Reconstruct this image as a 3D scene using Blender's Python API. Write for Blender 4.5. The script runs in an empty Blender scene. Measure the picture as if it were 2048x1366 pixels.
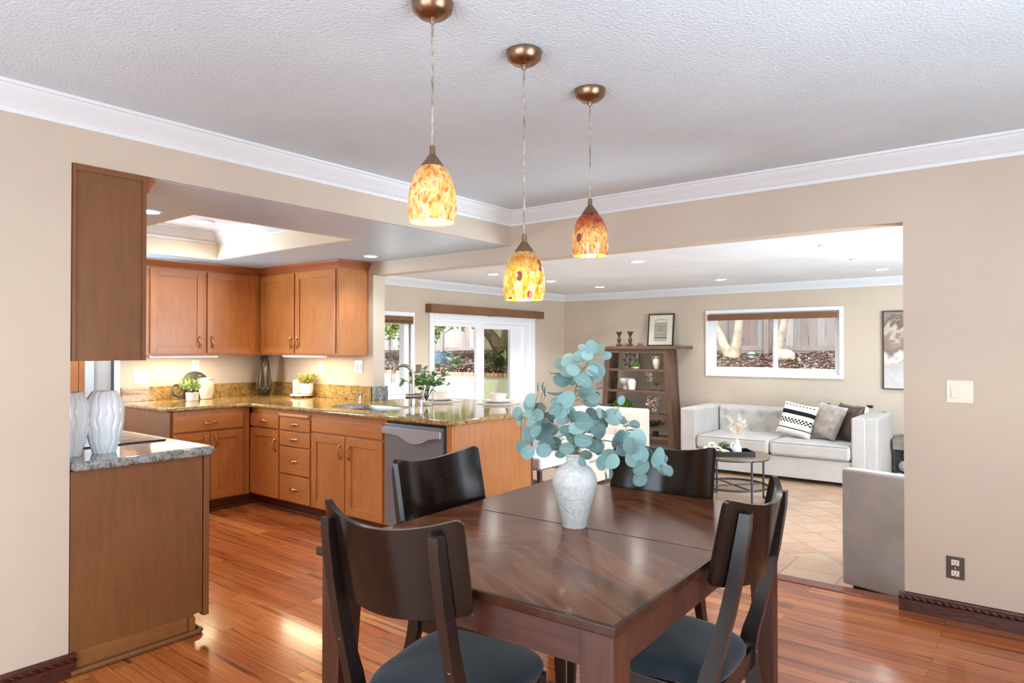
import bpy, bmesh, math, random
from mathutils import Vector, Matrix, Euler
PI = math.pi
rnd = random.Random(7)
SC = bpy.context.scene
COL = SC.collection

# ------------------------------------------------------------------ geometry
class G:
    """collects shapes into one mesh"""
    def __init__(s): s.bm = bmesh.new()
    def _add(s, verts, faces, smooth=False):
        vs = [s.bm.verts.new(v) for v in verts]
        out = []
        for f in faces:
            try:
                nf = s.bm.faces.new([vs[i] for i in f]); nf.smooth = smooth; out.append(nf)
            except ValueError: pass
        return vs, out
    def box(s, x0, x1, y0, y1, z0, z1, bev=0, seg=2, mtx=None):
        v = [(x, y, z) for z in (z0, z1) for y in (y0, y1) for x in (x0, x1)]
        if mtx is not None: v = [mtx @ Vector(p) for p in v]
        f = [(0, 2, 3, 1), (4, 5, 7, 6), (0, 1, 5, 4), (2, 6, 7, 3), (0, 4, 6, 2), (1, 3, 7, 5)]
        vs, fs = s._add(v, f)
        if bev:
            es = list({e for fc in fs for e in fc.edges})
            bmesh.ops.bevel(s.bm, geom=es, offset=bev, segments=seg, affect='EDGES', profile=.5, clamp_overlap=True)
        return s
    def lathe(s, prof, c=(0, 0, 0), seg=32, mtx=None, rad=None, cap=True):
        """prof: list of (r,z); rad(angle,r,z) may modulate r"""
        vs = []; n = len(prof)
        for k in range(seg):
            a = 2 * PI * k / seg
            for r, z in prof:
                rr = rad(a, r, z) if rad else r
                p = Vector((rr * math.cos(a), rr * math.sin(a), z))
                if mtx is not None: p = mtx @ p
                vs.append((c[0] + p.x, c[1] + p.y, c[2] + p.z))
        fs = []
        for k in range(seg):
            k2 = (k + 1) % seg
            for i in range(n - 1):
                fs.append((k * n + i, k2 * n + i, k2 * n + i + 1, k * n + i + 1))
        v, f = s._add(vs, fs, True)
        poles = [[v[k * n + i] for k in range(seg)] for i in range(n) if prof[i][0] < 1e-6]
        if cap and prof[0][0] > 1e-5: 
            try: s.bm.faces.new([v[k * n] for k in range(seg)][::-1])
            except ValueError: pass
        if cap and prof[-1][0] > 1e-5:
            try: s.bm.faces.new([v[k * n + n - 1] for k in range(seg)])
            except ValueError: pass
        for pl in poles: bmesh.ops.remove_doubles(s.bm, verts=pl, dist=1e-6)
        return s
    def cyl(s, c, r, h, seg=20, r2=None, axis='z'):
        m = {'z': Matrix.Identity(3), 'x': Matrix.Rotation(PI / 2, 3, 'Y'), 'y': Matrix.Rotation(-PI / 2, 3, 'X')}[axis]
        return s.lathe([(r, 0), (r if r2 is None else r2, h)], c, seg, m)
    def tube(s, pts, r, seg=10, cap=True, closed=False, flat=None):
        """round tube through points; r number or list; flat=(a,b) makes a rectangular-ish section"""
        P = [Vector(p) for p in pts]; n = len(P)
        rs = r if isinstance(r, (list, tuple)) else [r] * n
        vs = []; up = None
        for i in range(n):
            if closed: t = (P[(i + 1) % n] - P[i - 1]).normalized()
            else: t = (P[min(i + 1, n - 1)] - P[max(i - 1, 0)]).normalized()
            if up is None:
                up = Vector((0, 0, 1)) if abs(t.z) < .9 else Vector((1, 0, 0))
            a = t.cross(up)
            if a.length < 1e-6: a = t.orthogonal()
            a.normalize(); b = a.cross(t).normalized(); up = b
            for k in range(seg):
                an = 2 * PI * k / seg
                vs.append(P[i] + (a * math.cos(an) + b * math.sin(an)) * rs[i])
        fs = []
        for i in range(n if closed else n - 1):
            j = (i + 1) % n
            for k in range(seg):
                k2 = (k + 1) % seg
                fs.append((i * seg + k, i * seg + k2, j * seg + k2, j * seg + k))
        v, f = s._add(vs, fs, True)
        if cap and not closed:
            try:
                s.bm.faces.new(v[:seg][::-1]); s.bm.faces.new(v[-seg:])
            except ValueError: pass
        return s
    def prism(s, poly, lo, hi, plane='xy', bev=0, seg=2):
        """extrude a polygon (2d points) between lo and hi along the third axis"""
        def mp(p, w): return {'xy': (p[0], p[1], w), 'xz': (p[0], w, p[1]), 'yz': (w, p[0], p[1])}[plane]
        n = len(poly)
        vs = [mp(p, lo) for p in poly] + [mp(p, hi) for p in poly]
        fs = [tuple(range(n))[::-1], tuple(range(n, 2 * n))] + [(i, (i + 1) % n, n + (i + 1) % n, n + i) for i in range(n)]
        v, f = s._add(vs, fs)
        if bev:
            es = list({e for fc in f for e in fc.edges})
            bmesh.ops.bevel(s.bm, geom=es, offset=bev, segments=seg, affect='EDGES', profile=.5, clamp_overlap=True)
        return s
    def sweep(s, prof, path, closed=False, plane_up=(0, 0, 1)):
        """sweep 2d profile (out, up) along a horizontal path with mitred corners; 'out' is to the left of travel"""
        P = [Vector(p) for p in path]; n = len(P); m = len(prof); vs = []
        for i in range(n):
            d0 = (P[i] - P[i - 1]) if (i > 0 or closed) else (P[1] - P[0])
            d1 = (P[(i + 1) % n] - P[i]) if (i < n - 1 or closed) else (P[-1] - P[-2])
            d0.z = d1.z = 0; d0.normalize(); d1.normalize()
            n0 = Vector((-d0.y, d0.x, 0)); n1 = Vector((-d1.y, d1.x, 0))
            b = (n0 + n1); b = b / max(b.dot(n0), .2) 
            for o, u in prof: vs.append(P[i] + b * o + Vector((0, 0, u)))
        fs = []
        for i in range(n if closed else n - 1):
            j = (i + 1) % n
            for k in range(m):
                k2 = (k + 1) % m
                fs.append((i * m + k, j * m + k, j * m + k2, i * m + k2))
        v, f = s._add(vs, fs)
        if not closed:
            try:
                s.bm.faces.new(v[:m]); s.bm.faces.new(v[-m:][::-1])
            except ValueError: pass
        return s
    def grid(s, fn, nu, nv, closed_u=False, smooth=True):
        vs = [fn(i / (nu if closed_u else nu - 1), j / (nv - 1)) for i in range(nu) for j in range(nv)]
        fs = []
        for i in range(nu if closed_u else nu - 1):
            i2 = (i + 1) % nu
            for j in range(nv - 1):
                fs.append((i * nv + j, i2 * nv + j, i2 * nv + j + 1, i * nv + j + 1))
        s._add(vs, fs, smooth); return s
    def pillow(s, w, h, t, mtx, n=18, pinch=.06, sharp=.5):
        """stuffed square cushion in local xz plane, thickness along y"""
        for sg in (1, -1):
            def fn(u, v):
                a = u * 2 - 1; b = v * 2 - 1
                e = max(0, (1 - a ** 4)) ** sharp * max(0, (1 - b ** 4)) ** sharp
                px = a * w / 2 * (1 - pinch * (1 - b * b)); pz = b * h / 2 * (1 - pinch * (1 - a * a))
                y = sg * t / 2 * e
                return mtx @ Vector((px, y, pz))
            s.grid(fn, n, n)
        bmesh.ops.remove_doubles(s.bm, verts=s.bm.verts, dist=1e-5)
        return s
    def blob(s, c, r, sub=2, jit=0, sc=(1, 1, 1), rng=rnd):
        r0 = bmesh.ops.create_icosphere(s.bm, subdivisions=sub, radius=r)
        for v in r0['verts']:
            k = 1 + (rng.random() - .5) * jit
            v.co = Vector((v.co.x * sc[0] * k + c[0], v.co.y * sc[1] * k + c[1], v.co.z * sc[2] * k + c[2]))
        for v in r0['verts']:
            for f in v.link_faces: f.smooth = True
        return s
    def leaf(s, base, d, nrm, L, W, cup=.12, round_=.5, seg=8):
        """leaf blade from base along d, thickness-free cupped blade with midrib fold"""
        d = Vector(d).normalized(); nrm = Vector(nrm); side = d.cross(nrm)
        if side.length < 1e-5: side = d.orthogonal()
        side.normalize(); nrm = side.cross(d).normalized()
        base = Vector(base); rows = []
        for i in range(seg + 1):
            t = i / seg
            if round_ == 'disc': t = .5 - .5 * math.cos(PI * t); w = W / 2 * math.sqrt(max(0, 1 - (2 * t - 1) ** 2)) * (1.04 - .10 * t)
            else: w = W / 2 * (math.sin(PI * t ** round_) if 0 < t < 1 else 0)
            bend = -nrm * (cup * L * (t - .5) ** 2)
            c = base + d * (L * t) + bend
            rows.append((c + side * w + nrm * cup * w, c, c - side * w + nrm * cup * w))
        vs = [p for r in rows for p in r]; fs = []
        for i in range(seg):
            a = i * 3; fs += [(a, a + 3, a + 4, a + 1), (a + 1, a + 4, a + 5, a + 2)]
        lay = s.bm.verts.layers.float.get('rib') or s.bm.verts.layers.float.new('rib')
        nv, nf = s._add(vs, fs, True)
        for i, q in enumerate(nv): q[lay] = 1. if i % 3 == 1 else 0.
        return s
    def rot(s, ang, axis='Z', c=(0, 0, 0)):
        bmesh.ops.rotate(s.bm, verts=s.bm.verts, cent=c, matrix=Matrix.Rotation(ang, 3, axis)); return s
    def move(s, v):
        bmesh.ops.translate(s.bm, verts=s.bm.verts, vec=v); return s

def wtrans(o):
    t = Vector((0, 0, 0))
    while o is not None:
        t += o.location; o = o.parent
    return t

def obj(name, g, m, parent=None, kind=None, sharp=38, flat=False, label=None, origin=None):
    """link the collected shape as ONE mesh object; vertices are given in room coordinates"""
    bm = g.bm
    bmesh.ops.recalc_face_normals(bm, faces=bm.faces)
    if parent is not None: off = wtrans(parent); loc = Vector((0, 0, 0))
    elif origin is not None: off = Vector(origin); loc = off.copy()
    else:
        lo = Vector([min(v.co[i] for v in bm.verts) for i in range(3)]); hi = Vector([max(v.co[i] for v in bm.verts) for i in range(3)])
        off = Vector(((lo.x + hi.x) / 2, (lo.y + hi.y) / 2, lo.z)); loc = off.copy()
    bmesh.ops.translate(bm, verts=bm.verts, vec=-off)
    me = bpy.data.meshes.new(name)
    for f in bm.faces: f.smooth = not flat
    bm.to_mesh(me); bm.free()
    if not flat: me.set_sharp_from_angle(angle=math.radians(sharp))
    me.materials.append(m)
    o = bpy.data.objects.new(name, me); COL.objects.link(o)
    if not flat and len(me.polygons) < 30000:
        wn = o.modifiers.new('weighted_normal', 'WEIGHTED_NORMAL'); wn.keep_sharp = True
    o.location = loc
    if parent is not None: o.parent = parent
    if kind: o['kind'] = kind
    if label: o['label'] = label
    return o

def tag(o, label, cat, group=None):
    o['label'] = label; o['category'] = cat
    if group: o['group'] = group
    return o

def thing(name, label, cat, loc=(0, 0, 0), group=None):
    o = bpy.data.objects.new(name, None); COL.objects.link(o)
    o.empty_display_size = .1; o.location = loc
    return tag(o, label, cat, group)

def struct(name, g, m, flat=False, origin=None): return obj(name, g, m, None, 'structure', flat=flat, origin=origin)

def dup(root, loc, rotz, label, group=None):
    r = root.copy(); COL.objects.link(r); r.location = loc; r.rotation_euler = (0, 0, rotz); r['label'] = label
    if group: r['group'] = group
    for ch in list(root.children):
        c = ch.copy(); COL.objects.link(c); c.parent = r
        for gch in list(ch.children):
            d = gch.copy(); COL.objects.link(d); d.parent = c
    return r

# ------------------------------------------------------------------ materials
def lin(c):
    """sRGB 0-255 to linear"""
    o = []
    for v in c:
        v /= 255.; o.append(v / 12.92 if v <= .04045 else ((v + .055) / 1.055) ** 2.4)
    return (*o, 1)

class M:
    def __init__(s, name):
        s.m = bpy.data.materials.new(name); s.m.use_nodes = True
        s.nt = s.m.node_tree; s.N = s.nt.nodes; s.L = s.nt.links
        s.b = s.N['Principled BSDF']; s.out = s.N['Material Output']
    def n(s, t, **kw):
        nd = s.N.new(t)
        for k, v in kw.items():
            if k in nd.inputs: nd.inputs[k].default_value = v
            else: setattr(nd, k, v)
        return nd
    def l(s, a, b): s.L.new(a, b)
    def set(s, **kw):
        mp = {'col': 'Base Color', 'rough': 'Roughness', 'metal': 'Metallic', 'spec': 'Specular IOR Level', 'coat': 'Coat Weight', 'coatr': 'Coat Roughness', 'sheen': 'Sheen Weight', 'emit': 'Emission Color', 'es': 'Emission Strength', 'trans': 'Transmission Weight', 'ior': 'IOR', 'sss': 'Subsurface Weight', 'alpha': 'Alpha', 'aniso': 'Anisotropic'}
        for k, v in kw.items(): s.b.inputs[mp[k]].default_value = v
        return s
    def coord(s, scale=(1, 1, 1), rot=(0, 0, 0), loc=(0, 0, 0)):
        tc = s.n('ShaderNodeTexCoord'); mp = s.n('ShaderNodeMapping')
        mp.inputs['Scale'].default_value = scale; mp.inputs['Rotation'].default_value = rot; mp.inputs['Location'].default_value = loc
        s.l(tc.outputs['Object'], mp.inputs['Vector']); return mp.outputs['Vector']
    def noise(s, vec, scale=5, detail=4, rough=.55, dist=0):
        nd = s.n('ShaderNodeTexNoise'); nd.inputs['Scale'].default_value = scale; nd.inputs['Detail'].default_value = detail
        nd.inputs['Roughness'].default_value = rough; nd.inputs['Distortion'].default_value = dist
        s.l(vec, nd.inputs['Vector']); return nd.outputs['Fac']
    def vor(s, vec, scale=5, feat='F1', out='Distance'):
        nd = s.n('ShaderNodeTexVoronoi'); nd.feature = feat; nd.inputs['Scale'].default_value = scale
        s.l(vec, nd.inputs['Vector']); return nd.outputs[out]
    def ramp(s, fac, stops, interp='LINEAR'):
        nd = s.n('ShaderNodeValToRGB'); cr = nd.color_ramp; cr.interpolation = interp
        while len(cr.elements) < len(stops): cr.elements.new(.5)
        for e, (p, c) in zip(cr.elements, stops): e.position = p; e.color = c
        s.l(fac, nd.inputs['Fac']); return nd.outputs['Color']
    def mix(s, a, b, fac, mode='MIX'):
        nd = s.n('ShaderNodeMix'); nd.data_type = 'RGBA'; nd.blend_type = mode
        for sock, v in ((nd.inputs[6], a), (nd.inputs[7], b), (nd.inputs[0], fac)):
            if hasattr(v, 'is_linked') or hasattr(v, 'links'): s.l(v, sock)
            else: sock.default_value = v
        return nd.outputs[2]
    def math(s, op, a, b=0., c=None):
        nd = s.n('ShaderNodeMath'); nd.operation = op
        for i, v in enumerate((a, b) if c is None else (a, b, c)):
            if hasattr(v, 'links'): s.l(v, nd.inputs[i])
            else: nd.inputs[i].default_value = v
        return nd.outputs[0]
    def base(s, colsock): s.l(colsock, s.b.inputs['Base Color']); return s
    def bump(s, h, strength=.2, dist=.01):
        nd = s.n('ShaderNodeBump'); nd.inputs['Strength'].default_value = strength; nd.inputs['Distance'].default_value = dist
        s.l(h, nd.inputs['Height']); s.l(nd.outputs['Normal'], s.b.inputs['Normal']); return s

def W(v): return (v, v, v, 1)
def plain(name, col, rough=.5, **kw):
    m = M(name); m.set(col=lin(col), rough=rough, **kw); return m.m
def vary(name, c1, c2, scale=6, rough=.5, bump=0, bscale=60, stretch=(1, 1, 1), bdist=.005, **kw):
    m = M(name); m.set(rough=rough, **kw); v = m.coord(stretch)
    m.base(m.ramp(m.noise(v, scale, 5), [(.3, lin(c1)), (.7, lin(c2))]))
    if bump: m.bump(m.noise(m.coord(), bscale, 3), bump, bdist)
    return m.m
# ------------------------------------------------------------------ material library
def paint(name, c, rough=.55, bs=90, bstr=.12, spec=.3, bd=.004):
    m = M(name); m.set(rough=rough, spec=spec); v = m.coord()
    c2 = tuple(x * .965 for x in c)
    m.base(m.ramp(m.noise(v, 1.3, 3), [(.35, lin(c2)), (.65, lin(c))]))
    m.bump(m.noise(v, bs, 3, .6), bstr, bd); return m.m
WALL = paint('wall paint beige', (206, 190, 172))
WALLK = paint('wall paint kitchen', (214, 206, 199))
CREAM = paint('tray paint cream', (238, 226, 202))
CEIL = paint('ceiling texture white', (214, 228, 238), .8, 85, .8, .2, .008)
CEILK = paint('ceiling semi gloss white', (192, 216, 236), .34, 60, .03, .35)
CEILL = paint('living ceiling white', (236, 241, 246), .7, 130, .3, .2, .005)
TRIM = plain('trim white', (224, 228, 232), .35)
VINYL = plain('vinyl frame white', (244, 246, 250), .3)

def cabinet(name, grain='z', dark=1.0, rough=.34):
    m = M(name); m.set(rough=rough, spec=.45, coat=.15, coatr=.25)
    st = {'z': (7, 7, .9), 'x': (.9, 7, 7), 'y': (7, .9, 7)}[grain]
    a = m.noise(m.coord(st), 5, 5, .6, .4); b = m.noise(m.coord(), 2.2, 4)
    fine = m.noise(m.coord(tuple(k * 9 for k in st)), 6, 3)
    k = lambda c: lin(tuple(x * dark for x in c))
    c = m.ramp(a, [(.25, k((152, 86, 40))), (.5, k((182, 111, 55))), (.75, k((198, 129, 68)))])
    c = m.mix(c, m.ramp(b, [(.3, k((160, 90, 42))), (.7, k((206, 139, 74)))]), .45)
    c = m.mix(c, m.ramp(fine, [(.35, k((142, 78, 36))), (.65, k((206, 141, 78)))]), .16)
    m.base(c); m.bump(fine, .05, .002); return m.m
CAB = cabinet('maple cabinet vertical grain'); CABH = cabinet('maple cabinet horizontal grain', 'x'); CABHY = cabinet('maple cabinet cross grain', 'y')
CAB_SHADE = cabinet('maple end panel shaded', 'z', .66, .5)  # same maple, darkened: the weaker light is put into the colour
CABT = plain('toe kick dark maple', (96, 50, 26), .5)
BRONZE = plain('pull satin copper', (214, 160, 112), .28, metal=1.0)
NICKEL = M('brushed nickel'); NICKEL.set(col=lin((176, 164, 152)), rough=.3, metal=1.0); NICKEL = NICKEL.m
NICKELD = plain('brushed bronze nickel', (150, 122, 100), .3, metal=1.0)
CHROME = plain('chrome', (215, 218, 222), .12, metal=1.0)

def granite(name, gold=True):
    m = M(name); m.set(rough=.07, spec=.55)
    v = m.coord((1, 1, 1)); vs = m.coord((1.4, 3.2, 3.2), (0, 0, .5))
    w = m.noise(vs, 3.2, 8, .68, 2.2); f = m.noise(v, 85, 4, .7); g = m.noise(v, 22, 5, .7, 1.2)
    if gold:
        c = m.ramp(w, [(.26, lin((74, 56, 34))), (.4, lin((140, 104, 58))), (.5, lin((186, 152, 92))), (.58, lin((120, 92, 56))), (.7, lin((190, 164, 112)))])
        c = m.mix(c, m.ramp(g, [(.36, lin((44, 36, 28))), (.46, lin((160, 124, 74))), (.66, lin((206, 178, 126)))]), .45)
    else:
        c = m.ramp(w, [(.3, lin((84, 88, 88))), (.5, lin((150, 152, 146))), (.7, lin((176, 160, 130)))])
        c = m.mix(c, m.ramp(g, [(.36, lin((44, 48, 52))), (.5, lin((140, 146, 148))), (.66, lin((200, 200, 196)))]), .5)
    c = m.mix(c, m.ramp(f, [(.4, lin((36, 30, 24))), (.47, W(1)), (1, W(1))]), .6, 'MULTIPLY')
    m.base(c); return m.m
GRAN = granite('granite gold'); GRAN_COOL = granite('granite gold cool lit', False)  # the grey copy has cool daylight put into its colour

def planks():
    m = M('tigerwood planks'); m.set(rough=.2, spec=.5, coat=.3, coatr=.12)
    tc = m.n('ShaderNodeTexCoord'); 
    br = m.n('ShaderNodeTexBrick'); br.offset = .37; br.offset_frequency = 2
    for k, val in (('Scale', 1), ('Mortar Size', .0009), ('Mortar Smooth', .1), ('Brick Width', 1.05), ('Row Height', .083)): br.inputs[k].default_value = val
    br.inputs['Color1'].default_value = W(0); br.inputs['Color2'].default_value = W(1); br.inputs['Mortar'].default_value = W(.5)
    m.l(tc.outputs['Object'], br.inputs['Vector'])
    # a second, coarser random per plank
    sep = m.n('ShaderNodeSeparateColor'); m.l(br.outputs['Color'], sep.inputs[0]); r = sep.outputs[0]
    cmb = m.n('ShaderNodeCombineXYZ'); m.l(m.math('MULTIPLY', r, 37.), cmb.inputs[2]); m.l(m.math('MULTIPLY', r, 11.), cmb.inputs[0])
    add = m.n('ShaderNodeVectorMath'); add.operation = 'ADD'; m.l(tc.outputs['Object'], add.inputs[0]); m.l(cmb.outputs[0], add.inputs[1])
    mp = m.n('ShaderNodeMapping'); mp.inputs['Scale'].default_value = (.55, 15, 1); m.l(add.outputs[0], mp.inputs['Vector'])
    grain = m.noise(mp.outputs[0], 2.2, 7, .62, 1.3)
    mp2 = m.n('ShaderNodeMapping'); mp2.inputs['Scale'].default_value = (.38, 9, 1); m.l(add.outputs[0], mp2.inputs['Vector'])
    streak = m.noise(mp2.outputs[0], 1.7, 4, .55, 2.0)
    tone = m.ramp(r, [(.0, lin((100, 42, 22))), (.2, lin((194, 104, 52))), (.36, lin((134, 60, 30))), (.55, lin((208, 120, 62))), (.75, lin((158, 76, 38))), (1, lin((230, 158, 86)))])
    c = m.mix(tone, m.ramp(grain, [(.25, lin((106, 46, 24))), (.5, lin((192, 104, 52))), (.72, lin((230, 156, 86)))]), .4)
    c = m.mix(c, m.ramp(streak, [(.0, lin((58, 24, 16))), (.33, lin((96, 40, 24))), (.42, W(1)), (1, W(1))]), .75, 'MULTIPLY')
    c = m.mix(c, lin((60, 26, 14)), br.outputs['Fac'])
    m.base(c)
    m.bump(m.math('SUBTRACT', 1., br.outputs['Fac']), .25, .001); return m.m
FLOORW = planks()

def tiles():
    m = M('slate look floor tile'); m.set(rough=.42, spec=.4)
    tc = m.n('ShaderNodeTexCoord')
    def brick(rot, w):
        mp = m.n('ShaderNodeMapping'); mp.inputs['Rotation'].default_value = (0, 0, rot); m.l(tc.outputs['Object'], mp.inputs['Vector'])
        br = m.n('ShaderNodeTexBrick'); br.offset = 0
        for k, val in (('Scale', 1), ('Mortar Size', .004), ('Brick Width', w), ('Row Height', w)): br.inputs[k].default_value = val
        br.inputs['Color1'].default_value = W(0); br.inputs['Color2'].default_value = W(1); br.inputs['Mortar'].default_value = W(.4)
        m.l(mp.outputs[0], br.inputs['Vector']); return br
    a = brick(0, .36); b = brick(PI / 4, .27)
    sep = m.n('ShaderNodeSeparateXYZ'); m.l(tc.outputs['Object'], sep.inputs[0])
    msk = m.math('GREATER_THAN', sep.outputs[1], 5.33)
    tone = m.mix(a.outputs['Color'], b.outputs['Color'], msk); fac = m.mix(a.outputs['Fac'], b.outputs['Fac'], msk)
    c = m.ramp(tone, [(0, lin((166, 132, 106))), (.3, lin((184, 156, 130))), (.6, lin((170, 126, 98))), (1, lin((194, 168, 140)))])
    n = m.noise(m.coord((1, 1.6, 1)), 5, 6, .65, .8)
    c = m.mix(c, m.ramp(n, [(.25, lin((140, 104, 88))), (.5, lin((192, 164, 140))), (.72, lin((188, 128, 84)))]), .42)
    c = m.mix(c, lin((128, 108, 92)), fac)
    m.base(c); m.bump(m.math('SUBTRACT', n, fac), .25, .004); return m.m

def espresso(name, c1, c2, rough=.26, grain=(1, 14, 14), coat=.5, spec=.45):
    m = M(name); m.set(rough=rough, spec=spec, coat=coat, coatr=.12)
    a = m.noise(m.coord(grain), 3, 6, .6, .6)
    c = m.ramp(a, [(.3, lin(c1)), (.7, lin(c2))])
    w = m.noise(m.coord(), 55, 2, .5)      # worn pale flecks
    c = m.mix(c, m.ramp(w, [(.0, W(0)), (.775, W(0)), (.80, lin((110, 96, 86))), (1, lin((170, 156, 146)))]), 1., 'ADD')
    m.base(c); m.bump(a, .04, .002); return m.m
ESP = espresso('espresso lacquer', (20, 13, 11), (32, 21, 17), .17, coat=.0, spec=.3)
ESPL = espresso('espresso chair rail wood', (24, 18, 17), (38, 27, 23), .32, (14, 14, 1), .1)
TABLEL = espresso('walnut stained table frame', (54, 29, 21), (78, 44, 31), .36, (14, 14, 1.2), .08)
TABLELX = espresso('walnut stained apron', (50, 26, 20), (72, 40, 29), .36, (1.2, 14, 14), .08)
def tabletop():
    """veneer laid in a chevron, with a dark banded edge"""
    m = M('table top veneer'); m.set(rough=.16, spec=.3)
    tc = m.n('ShaderNodeTexCoord'); sp = m.n('ShaderNodeSeparateXYZ'); m.l(tc.outputs['Object'], sp.inputs[0])
    ax = m.math('ABSOLUTE', sp.outputs[0]); ay = m.math('ABSOLUTE', sp.outputs[1])
    w = m.math('ADD', sp.outputs[1], m.math('MULTIPLY', ax, .62))
    cb = m.n('ShaderNodeCombineXYZ'); m.l(m.math('MULTIPLY', w, 9.), cb.inputs[0]); m.l(m.math('MULTIPLY', ax, 1.3), cb.inputs[1])
    a = m.noise(cb.outputs[0], 1.4, 2, .5, .3)
    cb2 = m.n('ShaderNodeCombineXYZ'); m.l(m.math('MULTIPLY', w, 60.), cb2.inputs[0]); m.l(m.math('MULTIPLY', ax, 5.), cb2.inputs[1])
    f = m.noise(cb2.outputs[0], 1.5, 2, .5)
    c = m.ramp(a, [(.28, lin((70, 37, 23))), (.48, lin((98, 57, 35))), (.6, lin((120, 75, 46))), (.74, lin((84, 47, 29)))])
    c = m.mix(c, m.ramp(f, [(.3, W(.88)), (.7, W(1.05))]), .6, 'MULTIPLY')
    edge = m.math('MAXIMUM', m.math('GREATER_THAN', ax, .518), m.math('GREATER_THAN', ay, .688))
    c = m.mix(c, lin((40, 22, 17)), m.math('MULTIPLY', edge, .85))
    m.base(c); return m.m
TOP = tabletop()

def fabric(name, c1, c2, sc=900, bstr=.25, rough=.9, sheen=.2, big=4):
    m = M(name); m.set(rough=rough, spec=.15, sheen=sheen)
    a = m.noise(m.coord((1, 1, 1)), big, 4); w = m.noise(m.coord((1, 1, .35)), sc * .35, 2)
    c = m.ramp(a, [(.3, lin(c1)), (.7, lin(c2))])
    c = m.mix(c, m.ramp(w, [(.3, W(.7)), (.7, W(1))]), .5, 'MULTIPLY')
    m.base(c); m.bump(w, bstr, .002); return m.m
SEAT = fabric('seat fabric dark navy', (24, 31, 37), (34, 45, 53), 1100, .35)
LINEN = fabric('sofa linen pale grey', (184, 178, 173), (197, 191, 186), 900, .2)
LINENS = fabric('settee linen cream', (224, 206, 190), (232, 218, 206), 900, .2)
VELV = fabric('armchair velvet taupe grey', (156, 150, 146), (184, 178, 174), 500, .12, .8, .5, 3)
WHITEF = fabric('stool fabric white', (224, 228, 236), (236, 240, 246), 900, .2)

def glasspane(name, tint=(1, 1, 1), gl=.06):
    m = M(name); m.N.remove(m.b)
    t = m.n('ShaderNodeBsdfTransparent'); t.inputs[0].default_value = (*tint, 1)
    g = m.n('ShaderNodeBsdfGlossy'); g.inputs['Roughness'].default_value = .02
    mx = m.n('ShaderNodeMixShader'); mx.inputs[0].default_value = gl
    m.l(t.outputs[0], mx.inputs[1]); m.l(g.outputs[0], mx.inputs[2]); m.l(mx.outputs[0], m.out.inputs['Surface']); return m.m
PANE = glasspane('window glass'); SCREEN = glasspane('tinted screen glass', (.60, .63, .52), .04)
CLEARG = M('clear vase glass'); CLEARG.set(col=(.93, .98, .94, 1), rough=.03, trans=1., ior=1.2); CLEARG = CLEARG.m

def emit(name, col, s):
    m = M(name); m.set(col=lin(col), rough=.5, emit=lin(col), es=s); return m.m
CAN = emit('lamp lens warm white', (255, 244, 226), 40); CANC = emit('lamp lens white', (255, 252, 246), 40)
STRIP = emit('under cabinet lens', (255, 240, 205), 10)

def art_glass(name, cols, spots, spot_amt, top_amt, seed, glow):
    """blown art glass in blotches and streaks; the lit lamp inside glows through it"""
    m = M(name); m.set(rough=.08, spec=.6)
    v = m.coord((1, 1, .45), (0, 0, .2), (seed, seed * 2.3, seed)); n = m.noise(v, 30, 3, .5, 2.2)
    c = m.ramp(n, cols)
    fl = m.noise(m.coord((1, 1, .5), (0, 0, 0), (seed * 3, seed, 0)), 75, 2, .5, 1.0)
    c = m.mix(c, m.ramp(fl, [(.0, lin((120, 40, 10))), (.34, lin((206, 96, 34))), (.44, W(1)), (1, W(1))]), .7, 'MULTIPLY')
    vo = m.n('ShaderNodeTexVoronoi'); vo.inputs['Scale'].default_value = 30; vo.inputs['Randomness'].default_value = 1.
    m.l(m.coord((1, 1, .62), (0, 0, 0), (seed, 0, seed)), vo.inputs['Vector'])
    sp = m.n('ShaderNodeSeparateColor'); m.l(vo.outputs['Color'], sp.inputs[0])
    inside = m.math('MULTIPLY', m.math('LESS_THAN', vo.outputs['Distance'], .34), m.math('GREATER_THAN', sp.outputs[0], 1 - spot_amt))
    c = m.mix(c, m.ramp(sp.outputs[1], spots), inside)
    tc = m.n('ShaderNodeTexCoord'); sz = m.n('ShaderNodeSeparateXYZ'); m.l(tc.outputs['Object'], sz.inputs[0])
    g = m.n('ShaderNodeMapRange'); g.inputs['From Min'].default_value = .085; g.inputs['From Max'].default_value = .135
    m.l(m.math('ADD', sz.outputs[2], m.math('MULTIPLY', m.math('SUBTRACT', n, .5), .12)), g.inputs['Value'])
    dark = m.ramp(m.noise(m.coord((1, 1, .7), (0, 0, 0), (0, seed, 2)), 46, 3, .6, 1.5), [(.3, lin((26, 16, 10))), (.42, lin((120, 14, 8))), (.52, lin((196, 34, 14))), (.6, lin((70, 40, 16))), (.7, lin((214, 150, 60)))])
    c = m.mix(c, dark, m.math('MULTIPLY', g.outputs[0], top_amt))
    m.base(m.mix(c, W(.5), 1., 'MULTIPLY')); m.l(c, m.b.inputs['Emission Color']); m.b.inputs['Emission Strength'].default_value = glow; return m.m
AMB = [(.30, lin((222, 120, 44))), (.42, lin((244, 176, 84))), (.52, lin((255, 220, 130))), (.62, lin((255, 236, 178))), (.74, lin((238, 150, 70)))]
YEL = [(.30, lin((214, 120, 22))), (.42, lin((250, 196, 50))), (.52, lin((255, 228, 110))), (.62, lin((255, 244, 190))), (.74, lin((232, 110, 30)))]
ORA = [(.30, lin((206, 84, 26))), (.42, lin((236, 150, 70))), (.52, lin((255, 212, 128))), (.62, lin((252, 190, 110))), (.74, lin((214, 70, 30)))]
SPA = [(0, lin((226, 120, 50))), (.5, lin((206, 90, 36))), (1, lin((244, 180, 100)))]
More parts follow.
